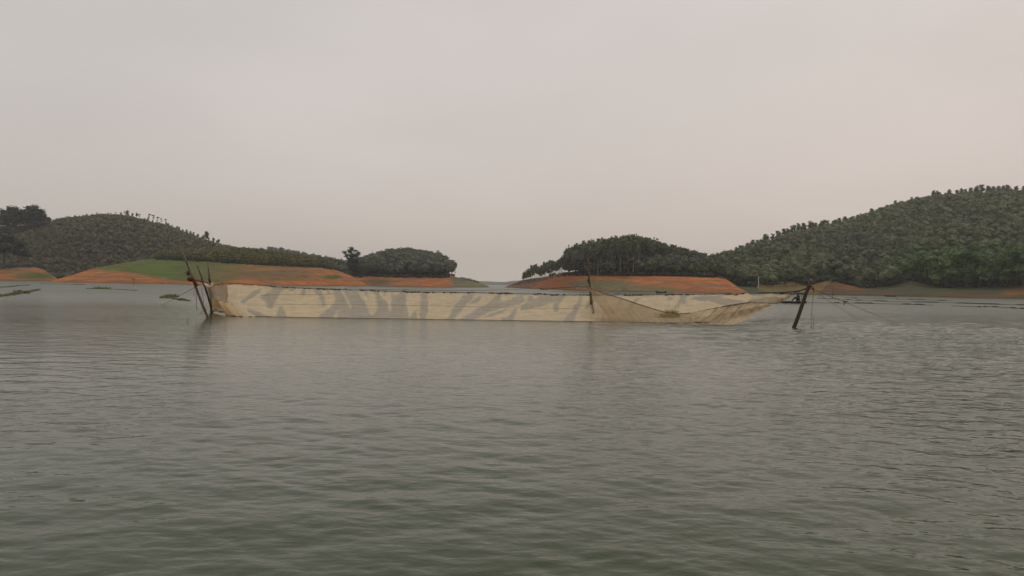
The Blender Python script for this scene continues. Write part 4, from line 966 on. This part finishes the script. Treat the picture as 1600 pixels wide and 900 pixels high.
# mid pole
Ym = 49.0
p4 = bamboo([at(923.5, 496, Ym) + np.array([0, 0, -.8]), at(923.5, 490, Ym), at(923, 461, Ym), at(920.5, 438, Ym), at(918.5, 408, Ym), at(917, 390, Ym), at(915.5, 380, Ym)], [.07, .07, .068, .06, .045, .032, .02], M_BAM, 'bamboo_pole', 'tall thin bamboo pole rising behind the middle of the net towards the island grove')
for (x_, y_, s_) in ((916.5, 411.5, .10), (919.5, 438, .12), (923, 458, .13)):
    m = MB(); m.ball(at(x_, y_, Ym - .05), (s_ * .8, s_ * .8, s_), 8, 6, .25, int(x_ * y_)); m.build('knot', M_ROPE, p4)
tp = [panel_pt(x_, y_) + np.array([0, -.3, .03]) for x_, y_ in ((923.5, 463), (924, 468), (925.5, 474), (925, 480), (927, 486), (926, 490))]
o = MB().tube(tp, [.07, .05, .045, .05, .045, .03], 7).build('reflection_stub', simple('reflection_brown', (.10, .07, .04), .9, (.17, .12, .06), 9), p4)  # crooked tube added to stand for the pole's wavering reflection
MB().tube([at(930, 460, Ym - .5), at(915, 448, Ym - .3)], .02, 5).build('stay', M_ROPE, p4)
# right post
Yq = float(ground(1240.5, 512)[1]); b5 = at(1240.5, 512, Yq)
p5 = empty('mooring_post', b5); tag(p5, 'thick dark wooden post leaning right at the net right end, rope round its top', 'post')
top5 = at(1267, 438.5, Yq + .1)
m = MB(); m.tube([b5 + (b5 - top5) * .3, b5, b5 * .75 + top5 * .25 + np.array([.015, 0, 0]), b5 * .5 + top5 * .5, b5 * .2 + top5 * .8 + np.array([-.01, 0, 0]), top5], [.105, .102, .098, .094, .090, .082], 14); m.build('shaft', M_POST, p5)
q = lambda t: b5 * (1 - t) + top5 * t
m = MB()
for i in range(5): m.tube([q(.80 + i * .02) , q(.80 + i * .02 + .016)], .100, 12)
m.build('lashing', M_RED, p5)
MB().tube([q(.995), q(1.03)], [.07, .05], 10).build('cut_end', simple('cut_wood', (.28, .22, .14), .8, (.2, .15, .1), 12), p5)
m = MB(); m.tube([q(.86) + np.array([-.02, -.1, .03]), at(1266, 446, Yq - .1), at(1270, 449, Yq - .1), at(1271.5, 453, Yq - .1)], .035, 6); m.build('rope_loop', M_RED, p5)
hang = [at(1271.2, 452, Yq - .1), at(1270.5, 465, Yq - .1), at(1269, 480, Yq - .1), at(1268, 490, Yq - .1), at(1267, 500, Yq - .12), at(1268, 512, Yq - .15), at(1270, 520, Yq - .15)]
MB().tube(hang, .011, 5).build('hanging_rope', M_ROPE, p5)
MB().tube([hang[3], at(1270.6, 494, Yq - .1), at(1270.8, 504, Yq - .1), at(1271, 517, Yq - .1)], .009, 5).build('hanging_rope', M_ROPE, p5)

# guy lines
def guy(pts, rad, label, mat=None):
    pts = [np.array(p) for p in pts]; o = MB().tube(pts, rad, 5).build('guy_rope', mat or M_ROPE, None, org=pts[0]); return tag(o, label, 'rope')
def sag(a_, b, s_, n=14): return [np.array(a_) * (1 - t) + np.array(b) * t + np.array([0, 0, -s_ * math.sin(t * math.pi)]) for t in np.linspace(0, 1, n)]
guy(sag(q(.86), ground(1397, 503, -.1), .02), .013, 'longer dark guy rope running down right from the thick leaning post into the water')
guy(sag(q(.86), ground(1345, 502, -.1), .02), .009, 'shorter fainter guy rope from the thick leaning post, left of the longer one')
kn = q(.86) * .585 + ground(1397, 503, -.1) * .415
m = MB(); kp = at(1320.5, 471.5, float(kn[1])); m.tube([kp + np.array([.14, 0, .04]), kp, kp + np.array([-.05, 0, -.12]), kp + np.array([-.10, 0, -.22])], [.02, .05, .035, .015], 6); m.tube([kp + np.array([-.12, 0, .06]), kp + np.array([.05, 0, .01]), kp + np.array([.16, 0, .0])], .028, 6)
tag(m.build('rope_knot', M_ROPE, None, org=kp), 'black tangled knot on the longer guy rope right of the thick post', 'knot')
guy(sag(at(313, 444, Yp + .1), ground(250, 478.5, -.1), .02), .012, 'guy rope from the longest left pole down left into the water')
for i, (pts, lab) in enumerate((([(306, 447), (306.5, 460), (307, 472), (307.3, 484)], 'straight thin cord hanging beside the longest left pole'), ([(304, 446), (303.5, 455), (303, 463)], 'shortest thin cord hanging left of the longest left pole'), ([(315, 450), (318, 470), (317.5, 483), (315, 488), (311, 492.5)], 'curling cord hanging right of the longest left pole'))):
    tag(MB().tube([at(x_, y_, Yp + .4) for x_, y_ in pts], (.012, .008, .010)[i], 5).build('hanging_cord', M_ROPE, None, org=at(pts[0][0], pts[0][1], Yp + .4)), lab, 'cord')
b = ground(292.5, 503); tag(MB().tube([b + np.array([0, 0, -.3]), b, at(293, 500, b[1]), at(294.5, 496, b[1])], [.014, .013, .012, .006], 6).build('reed_stick', M_BAM, None, org=b), 'tiny stick poking from the water left of the longest pole foot', 'stick')
# small stakes further out
def stake(px0, py0, px1, py1, rad, label, extra=None, mat=None):
    b = ground(px0, py0); o = empty('stake', b); tag(o, label, 'stake')
    MB().tube([b + np.array([0, 0, -.5]), b, at(px1, py1, b[1])], [rad, rad, rad * .7], 7).build('shaft', mat or M_POST, o)
    if extra: extra(o, b)
    return o
def flag(o, b): MB().tube([at(205, 434.6, b[1]), at(213, 437.2, b[1])], [.16, .07], 6).build('crosspiece', M_BAM, o); MB().tube([at(208.5, 436, b[1]), at(211, 441, b[1])], .05, 5).build('brace', M_BAM, o)
stake(208.5, 445.8, 208, 436, .07, 'small stake with a slanting crosspiece off the orange shore at the left', flag, M_BAM)
stake(262, 446, 254, 432.5, .05, 'pale leaning stake before the green bank left of the poles', None, M_BARK)
stake(1300.5, 466, 1302, 445, .045, 'thin stake far out right of the thick leaning post', lambda o, b: MB().ball(at(1300.3, 460.5, b[1]), (.2, .15, .16), 8, 6, .2, 9).build('bundle', M_ROPE, o))
# white mast on the far shore
s_ = (1185 - 800) / F; Yw = 292.; zb = float(LG.h(np.array([s_ * Yw]), np.array([Yw]))[0]); bw = np.array([s_ * Yw, Yw, zb])
o = empty('white_mast', bw); tag(o, 'slim white mast on the shore before the dark woods right of the island', 'mast')
M_WHITE = simple('white_paint', (.62, .62, .60), .6, (.5, .5, .48), 3)
tpw = at(1185.5, 431, Yw); MB().tube([bw - np.array([0, 0, .4]), bw, tpw], [.16, .15, .09], 8).build('shaft', M_WHITE, o); MB().tube([tpw, tpw + np.array([0, 0, 1.0])], [.04, .03], 6).build('tip', M_BAM, o)

# ------------------------------------------------------------------ float lines and weed rafts
M_FLOAT = simple('dark_float', (.045, .045, .035), .7, (.08, .075, .05), 6)
M_WEED = leaf_mat('water_weed', (.15, .165, .065), (.20, .20, .09))
M_REED = leaf_mat('reeds', (.20, .19, .06), (.25, .23, .08))
def float_line(pts, n, label, group=None, rad=.05, seed=0, big=1.0, sizes=(.25, .8)):
    r = np.random.default_rng(seed); G_ = [ground(*p) for p in pts]; o = empty('float_line', G_[0]); tag(o, label, 'float line', group)
    path = []
    for a_, b in zip(G_[:-1], G_[1:]):
        k = max(2, int(np.linalg.norm(b - a_) / 2.5))
        for i in range(k): path.append(a_ + (b - a_) * i / k + np.array([0, r.normal() * .12, .02]))
    path.append(G_[-1]); MB().tube(path, rad, 5).build('rope', M_ROPE, o)
    for i in range(n):
        t = r.uniform(0, len(path) - 1.01); j = int(t); c = path[j] + (path[j + 1] - path[j]) * (t - j); d = path[j + 1] - path[j]; d = d / np.linalg.norm(d)
        ln = r.uniform(*sizes) * big
        MB().tube([c - d * ln, c - d * ln * .5 + (0, 0, .04), c + d * ln * .4 + (0, 0, .05), c + d * ln], [.04 * big, .11 * big, .12 * big, .04 * big], 7).build('float', M_FLOAT, o)
    return o
float_line([(1262, 473.3), (1340, 474), (1400, 475.4), (1460, 477)], 9, 'nearest dark float line on the right, its half next to the thick post', seed=500, sizes=(.3, 1.1))
float_line([(1487, 478.2), (1530, 480), (1545, 479.5), (1600, 482.8), (1680, 487)], 10, 'nearest dark float line on the right, its half towards the picture edge', seed=501, sizes=(.4, 1.5))
float_line([(1278, 466), (1340, 469.5), (1412, 472), (1470, 473), (1530, 475), (1600, 477), (1700, 480)], 26, 'middle dark float line on the right, crossing behind the guy ropes', seed=502, sizes=(.5, 2.2))
float_line([(1318, 465.6), (1400, 467.5), (1465, 469.6), (1490, 470.5)], 9, 'farthest short float line on the right near the grassy shore', seed=503, sizes=(.6, 2.0))
float_line([(560, 452.3), (640, 453.4), (700, 454.3), (760, 453.6), (815, 452.2)], 6, 'faint float line on the bright water just above the middle of the net', seed=504, rad=.09, sizes=(.5, 1.6))
float_line([(862, 456), (905, 456.8), (960, 458.6), (1020, 459.2), (1095, 460)], 9, 'float line beyond the net right of the middle pole', seed=507, rad=.05, sizes=(.4, 1.4))
float_line([(62, 443.4), (100, 444), (132, 445.2)], 6, 'thin dark float line on the water by the left shore', seed=505, rad=.07, sizes=(.5, 2.2))
float_line([(960, 463.5), (1010, 466.2), (1060, 467.4), (1095, 468)], 0, 'slim cord lying along the pale net right of the middle pole', seed=506, rad=.001) if False else None
def blades(m, c, n, rad, h, r, flat=1.0, wd=.03):
    for i in range(n):
        a_ = r.uniform(0, 6.28); d = rad * math.sqrt(r.random()); p = np.array([c[0] + d * math.cos(a_), c[1] + d * math.sin(a_) * flat, c[2]]); l = np.array([r.normal() * .35, r.normal() * .35, 1]) ; l = l / np.linalg.norm(l) * h * r.uniform(.5, 1.15)
        s = np.array([math.cos(a_ + 1), math.sin(a_ + 1), 0]) * wd * r.uniform(.6, 1.3)
        mid = p + l * .55 + np.array([0, 0, .0]); tip = p + l + np.array([l[0] * .5, l[1] * .5, -.1 * h])
        m.add([p - s, p + s, mid + s * .9, mid - s * .9, tip], [(0, 1, 2, 3), (3, 2, 4)])
def weed(pts, wid, h, n, label, seed, lumps=()):
    r = np.random.default_rng(seed); G_ = [ground(*p) for p in pts]; o = empty('weed_raft', G_[0]); tag(o, label, 'weed raft')
    path = []
    for a_, b in zip(G_[:-1], G_[1:]):
        for i in range(10): path.append(a_ + (b - a_) * i / 10)
    path.append(G_[-1]); w_ = [wid * .26 * (0.25 + math.sin(math.pi * (i + .5) / len(path))) * r.uniform(.6, 1.2) for i in range(len(path))]
    P2 = [p + np.array([0, r.normal() * wid * .1, 0.0]) for p in path]
    MB().tube(P2, [max(x_ * .2, .05) for x_ in w_], 6).build('stalk_mat', simple('weed_mat', (.07, .06, .03), .9, (.11, .10, .05), 5), o)
    m = MB()
    for i in range(n):
        t = r.uniform(0, len(path) - 1.01); j = int(t); c = P2[j] + (P2[j + 1] - P2[j]) * (t - j); blades(m, c + np.array([0, 0, .02]), 3, w_[j] + .08, h * r.uniform(.3, 1.0), r, wd=.035)
    for (lx, ly, lr, lh) in lumps: blades(m, ground(lx, ly), 90, lr, lh, r, wd=.06)
    m.build('leaves', M_WEED, o, smooth=False)['kind'] = 'stuff'
    return o
weed([(-40, 469), (0, 463.5), (22, 460.5), (44, 457), (63, 452.8)], 1.1, .42, 330, 'long strip of floating weed, the nearer of two at the left edge', 510, [(34, 458.3, .9, .5)])
weed([(-30, 450.5), (8, 449), (24, 447.5), (47, 445.6)], 1.1, .35, 170, 'short strip of floating weed, the farther of two at the left edge', 511)
weed([(136, 451.3), (155, 451.5), (172, 452), (195, 453), (215, 454.6)], .9, .20, 200, 'low dark weed raft with a green tuft, off the orange shore at the left', 512, [(159, 451.6, 1.6, .55)])
weed([(250, 463.3), (258, 464.6), (270, 466.8), (284, 469), (297, 470.6)], .8, .16, 170, 'weed raft with two green humps left of the longest pole', 513, [(268, 463.8, .8, .38), (262, 466.0, .8, .22), (284, 469, .3, .25)])
# reeds caught on the net
r = np.random.default_rng(520); c0 = panel_pt(1042, 494) + np.array([0, -.55, 0])
o = empty('reed_clump', c0); tag(o, 'yellow green clump of reeds caught on the sagging side of the net', 'reeds')
m = MB()
for (dx, dh, nn) in ((-.35, .35, 60), (-.05, .55, 110), (.25, .62, 120), (.45, .4, 50)): blades(m, c0 + np.array([dx, r.normal() * .05, -.05]), nn, .22, dh, r, wd=.014)
for i in range(26):
    a_ = c0 + np.array([r.uniform(-.6, .5), -.05, r.uniform(-.05, .1)]); m.tube([a_, a_ + np.array([r.uniform(-.5, .5), 0, r.uniform(-.05, .15)])], .012, 4)
m.build('leaves', M_REED, o, smooth=False)['kind'] = 'stuff'
# white bottle float
fp = panel_pt(957, 486) + np.array([0, -.35, 0])
o = empty('bottle_float', fp); tag(o, 'small white bottle float hanging on the net right of the middle pole', 'float')
MB().tube([fp + np.array([0, 0, z]) for z in (0, .02, .10, .15, .19, .22)], [.05, .062, .064, .055, .025, .02], 12).build('bottle', M_WHITE, o); MB().tube([fp + np.array([0, 0, .22]), fp + np.array([0, 0, .25])], .024, 8).build('cap', simple('cap', (.5, .5, .52), .5), o)

# ------------------------------------------------------------------ boats
M_HULL = simple('tarred_hull', (.030, .024, .020), .7, (.06, .045, .035), 4)
M_WOOD = simple('boat_wood', (.16, .10, .06), .8, (.10, .065, .04), 5)
M_TARP = simple('boat_roof', (.035, .026, .024), .8, (.06, .04, .032), 6)
def hull(L_, W, H_, mat, parent, org, ang=0, sheer=.25, name='hull'):
    n = 17; rings = []; v = []; f = []
    for i in range(n):
        t = i / (n - 1) * 2 - 1; w_ = W / 2 * (1 - abs(t) ** 2.6) ** .8 + .03; top = H_ * (1 + sheer * 2.2 * t * t); bot = -.12 + .8 * H_ * abs(t) ** 4
        prof = [(-w_, top), (-w_ * .92, top * .45), (-w_ * .55, bot + .02), (0, bot), (w_ * .55, bot + .02), (w_ * .92, top * .45), (w_, top), (w_ - .05 * min(1, w_), top), (w_ * .8, .12 * H_ + max(bot, 0)), (0, .08 * H_ + max(bot, 0)), (-w_ * .8, .12 * H_ + max(bot, 0)), (-w_ + .05 * min(1, w_), top)]
        for (y, z) in prof: v.append((t * L_ / 2, y, z))
    k = 12
    for i in range(n - 1):
        for j in range(k): f.append((i * k + j, (i + 1) * k + j, (i + 1) * k + (j + 1) % k, i * k + (j + 1) % k))
    f.append(tuple(range(k))); f.append(tuple(range((n - 1) * k, n * k))[::-1])
    c, s = math.cos(ang), math.sin(ang); org = np.array(org)
    v = [(x * c - y * s + org[0], x * s + y * c + org[1], z + org[2]) for x, y, z in v]
    return MB().add(v, f).build(name, mat, parent)
Bo = ground(1236, 473.8); Bo = np.array([Bo[0], Bo[1], 0]); u = Bo[1] / F       # metres per photo pixel
bt = empty('covered_boat', Bo); tag(bt, 'low dark covered boat moored behind the right end of the net, someone aboard', 'boat')
hull(50 * u, 1.5, .26, M_HULL, bt, Bo, .03, .10)
def bx(px): return Bo[0] + (px - 1236) * u
def bz(py): return (474.2 - py) * u
for (x_, s_) in ((1226, -1), (1229.5, 1), (1252, -1), (1254.5, 1)): MB().tube([(bx(x_), Bo[1] + .6 * s_, .15), (bx(x_), Bo[1] + .6 * s_, bz(459))], .035, 6).build('roof_post', M_WOOD if x_ > 1230 else M_WHITE, bt)
# arched roof mat
v = []; f = []
for i in range(9):
    x_ = bx(1222 + 4.1 * i)
    for j in range(7):
        a_ = (j - 3) / 3; v.append((x_, Bo[1] + a_ * .85, bz(457.5 - .06 * i) - .14 * a_ * a_ + .03 * math.sin(i * 1.3)))
n0 = len(v); v += [(x_, y, z - .13) for x_, y, z in v]
for i in range(8):
    for j in range(6): f.append((i * 7 + j, (i + 1) * 7 + j, (i + 1) * 7 + j + 1, i * 7 + j + 1)); f.append((n0 + i * 7 + j, n0 + i * 7 + j + 1, n0 + (i + 1) * 7 + j + 1, n0 + (i + 1) * 7 + j))
for i in range(8):
    f.append((i * 7, n0 + i * 7, n0 + (i + 1) * 7, (i + 1) * 7)); f.append((i * 7 + 6, (i + 1) * 7 + 6, n0 + (i + 1) * 7 + 6, n0 + i * 7 + 6))
for j in range(6): f.append((j, j + 1, n0 + j + 1, n0 + j)); f.append((56 + j, n0 + 56 + j, n0 + 57 + j, 57 + j))
MB().add(v, f).build('roof', M_TARP, bt)
m = MB(); m.tube([(bx(1240), Bo[1], bz(456.6)), (bx(1249), Bo[1], bz(455.2))], [.07, .14], 8); m.build('rolled_tarp', M_HULL, bt)
m = MB()
for i in range(5): m.box((bx(1228 + 5 * i), Bo[1], .16), (.14, 1.1, .04))
m.build('deck_slats', M_WOOD, bt)['kind'] = 'stuff'
m = MB(); m.tube([(bx(1252.5), Bo[1] - .2, .10), (bx(1252.5), Bo[1] - .2, .14), (bx(1252.5), Bo[1] - .2, .42)], [.12, .13, .16], 12); tb = empty('bucket', (bx(1252.5), Bo[1] - .2, .14)); tag(tb, 'small white bucket at the right end of the covered boat', 'bucket'); m.build('pail', M_WHITE, tb)
m = MB(); m.tube([(bx(1252.5) + .16 * math.cos(t), Bo[1] - .2, .42 + .16 * math.sin(t)) for t in np.linspace(0, math.pi, 9)], .012, 5); m.build('handle', M_ROPE, tb)
m = MB(); pb = np.array([bx(1232), Bo[1] - .2, .18]); m.ball(pb + np.array([0, 0, .06]), (.16, .12, .09), 8, 6, .2, 5); tag(m.build('bundle', M_RED, None, org=pb), 'small dark red bundle on the deck left of the seated person', 'bundle')

MB().box((bx(1247) - .02, Bo[1] - .05, .29), (.46, .5, .30)).build('seat_box', M_WOOD, bt)
# seated person, knees drawn up, facing left, leaning back
def skin_body(name, verts, edges, radii, mat, parent, root=0, sub=2):
    me = bpy.data.meshes.new(name); me.from_pydata([tuple(float(c) for c in p) for p in verts], edges, []); me.update()
    o = bpy.data.objects.new(name, me); col.objects.link(o); o.parent = parent; me.materials.append(mat)
    md = o.modifiers.new('skin', 'SKIN'); md.use_smooth_shade = True
    sv = me.skin_vertices[0].data
    for i, r_ in enumerate(radii): sv[i].radius = (r_, r_) if np.isscalar(r_) else r_
    sv[root].use_root = True
    s = o.modifiers.new('sub', 'SUBSURF'); s.levels = sub; s.render_levels = sub
    return o
M_SKIN = simple('skin', (.26, .15, .10), .6, (.22, .125, .085), 9)
M_SHIRT = simple('red_shirt', (.22, .055, .05), .9, (.16, .045, .045), 8)
M_TROU = simple('dark_trousers', (.018, .018, .022), .9, (.03, .03, .035), 8)
M_HAIR = simple('black_hair', (.012, .010, .009), .6)
pp = np.array([bx(1247), Bo[1] - .05, .44]); per = empty('person', pp); per.scale = (1.15, 1.15, 1.15); tag(per, 'person sitting in the covered boat facing left, dark red top and dark trousers', 'person')
# local: x forward is -X world
vb = [(0, 0, .12), (.02, 0, .30), (.0, 0, .48), (-.06, 0, .58), (-.09, 0, .66),                # 0-4 pelvis..neck
      (-.12, 0, .74), (-.13, 0, .82),                                                     # 5-6 head
      (-.04, -.18, .54), (-.02, .18, .54),                                                # 7,8 shoulders
      (-.10, -.24, .33), (-.10, .24, .33), (-.34, -.17, .30), (-.34, .17, .30),           # 9-12 elbows, wrists
      (-.42, -.15, .31), (-.42, .15, .31),                                                # palms
      (-.02, -.10, .10), (-.02, .10, .10), (-.42, -.13, .38), (-.42, .13, .28), (-.70, -.13, -.02), (-.78, .13, -.14), (-.86, -.13, -.22), (-.93, .13, -.24)]
eb = [(0, 1), (1, 2), (2, 3), (3, 4), (4, 5), (5, 6), (3, 7), (3, 8), (7, 9), (8, 10), (9, 11), (10, 12), (11, 13), (12, 14), (0, 15), (0, 16), (15, 17), (16, 18), (17, 19), (18, 20), (19, 21), (20, 22)]
rb = [.15, .13, .14, .10, .05, .085, .085, .065, .065, .042, .042, .028, .028, (.036, .016), (.036, .016), .09, .09, .065, .065, .04, .04, .032, .032]
for sgn, pi_ in ((-1, 13), (1, 14)):
    px_, py_, pz_ = vb[pi_]
    for fi in range(4):
        yo = (fi - 1.5) * .018; L1 = (.04, .046, .043, .034)[fi]
        i0 = len(vb); vb += [(px_ - .035, py_ + yo, pz_ + .0), (px_ - .035 - L1, py_ + yo, pz_ - .01), (px_ - .045 - L1, py_ + yo, pz_ - .035)]; eb += [(pi_, i0), (i0, i0 + 1), (i0 + 1, i0 + 2)]; rb += [.009, .0085, .007]
    i0 = len(vb); vb += [(px_ - .0, py_ - sgn * .035, pz_ - .005), (px_ - .035, py_ - sgn * .05, pz_ - .02)]; eb += [(pi_, i0), (i0, i0 + 1)]; rb += [.010, .008]
skin_body('body', vb, eb, rb, M_SKIN, per)
skin_body('shirt', [(.0, 0, .14), (.02, 0, .30), (.0, 0, .48), (-.05, 0, .565), (-.04, -.18, .54), (-.02, .18, .54), (-.08, -.225, .40), (-.08, .225, .40)], [(0, 1), (1, 2), (2, 3), (3, 4), (3, 5), (4, 6), (5, 7)], [.16, .145, .155, .11, .08, .08, .062, .062], M_SHIRT, per)
skin_body('trousers', [(0, 0, .11), (-.02, -.10, .10), (-.02, .10, .10), (-.42, -.13, .38), (-.42, .13, .28), (-.66, -.13, .05), (-.74, .13, -.08)], [(0, 1), (0, 2), (1, 3), (2, 4), (3, 5), (4, 6)], [.165, .105, .105, .08, .08, .058, .058], M_TROU, per)
hd = np.array([-.13, 0, .80])
def loc_mesh(name, m, mat):
    me = bpy.data.meshes.new(name); me.from_pydata(m.v, [], m.f); me.update(); me.polygons.foreach_set('use_smooth', [True] * len(me.polygons)); return link(name, me, mat, per)
m = MB(); m.ball(hd + (.018, 0, .04), (.105, .09, .095), 14, 10, .04, 2); loc_mesh('hair', m, M_HAIR)
m = MB(); m.tube([hd + (-.085, 0, .02), hd + (-.112, 0, -.015), hd + (-.088, 0, -.02)], [.008, .016, .01], 6); loc_mesh('nose', m, M_SKIN)
for s_ in (-1, 1):
    m = MB(); m.ball(hd + (-.078, .032 * s_, .012), .011, 8, 6); loc_mesh('eye', m, M_HAIR)
    m = MB(); m.ball(hd + (.0, .088 * s_, -.005), (.022, .01, .03), 8, 6); loc_mesh('ear', m, M_SKIN)
m = MB(); m.tube([hd + (-.083, -.022, -.052), hd + (-.088, 0, -.05), hd + (-.083, .022, -.052)], .006, 5); loc_mesh('mouth', m, M_RED)

g1 = ground(1033, 457.9); g1 = np.array([g1[0], g1[1], 0]); o = empty('skiff', g1); tag(o, 'thin dark skiff floating off the island orange bank', 'boat'); hull(17 * g1[1] / F, 1.1, .38, M_HULL, o, g1, .05, .5); MB().box(g1 + np.array([1.2, 0, .45]), (.5, .7, .35)).build('load', M_HULL, o)
g2 = ground(1389, 463.6); g2 = np.array([g2[0], g2[1] - 1, 0]); o = empty('skiff', g2); tag(o, 'brown wooden skiff drawn up by the grassy shore at the right', 'boat'); hull(20 * g2[1] / F, 1.4, .5, M_WOOD, o, g2, .03, .2); MB().box(g2 + np.array([.3, 0, .3]), (.9, .9, .05)).build('thwart', M_WOOD, o)
g3 = ground(850, 452.6); g3 = np.array([g3[0], g3[1], 0]); o = empty('skiff', g3); tag(o, 'tiny dark skiff at the left foot of the island orange bank', 'boat'); hull(13 * g3[1] / F, 1.1, .4, M_HULL, o, g3, .0, .3); MB().box(g3 + np.array([-.3, 0, .3]), (.6, .7, .05)).build('thwart', M_WOOD, o)

# ------------------------------------------------------------------ haze
hz, N_, L_, b_ = mat_new('haze_air'); N_.remove(b_)
pv = N_.new('ShaderNodeVolumePrincipled'); pv.inputs['Color'].default_value = (.93, .95, .97, 1); pv.inputs['Density'].default_value = HAZE; pv.inputs['Anisotropy'].default_value = .55
L_.new(pv.outputs[0], N_['Material Output'].inputs['Volume'])
m = MB(); m.box((0, 900, 58), (5600, 4200, 124)); tag(m.build('haze', hz, None, smooth=False), 'thin pale haze over the lake', None, None, 'stuff')
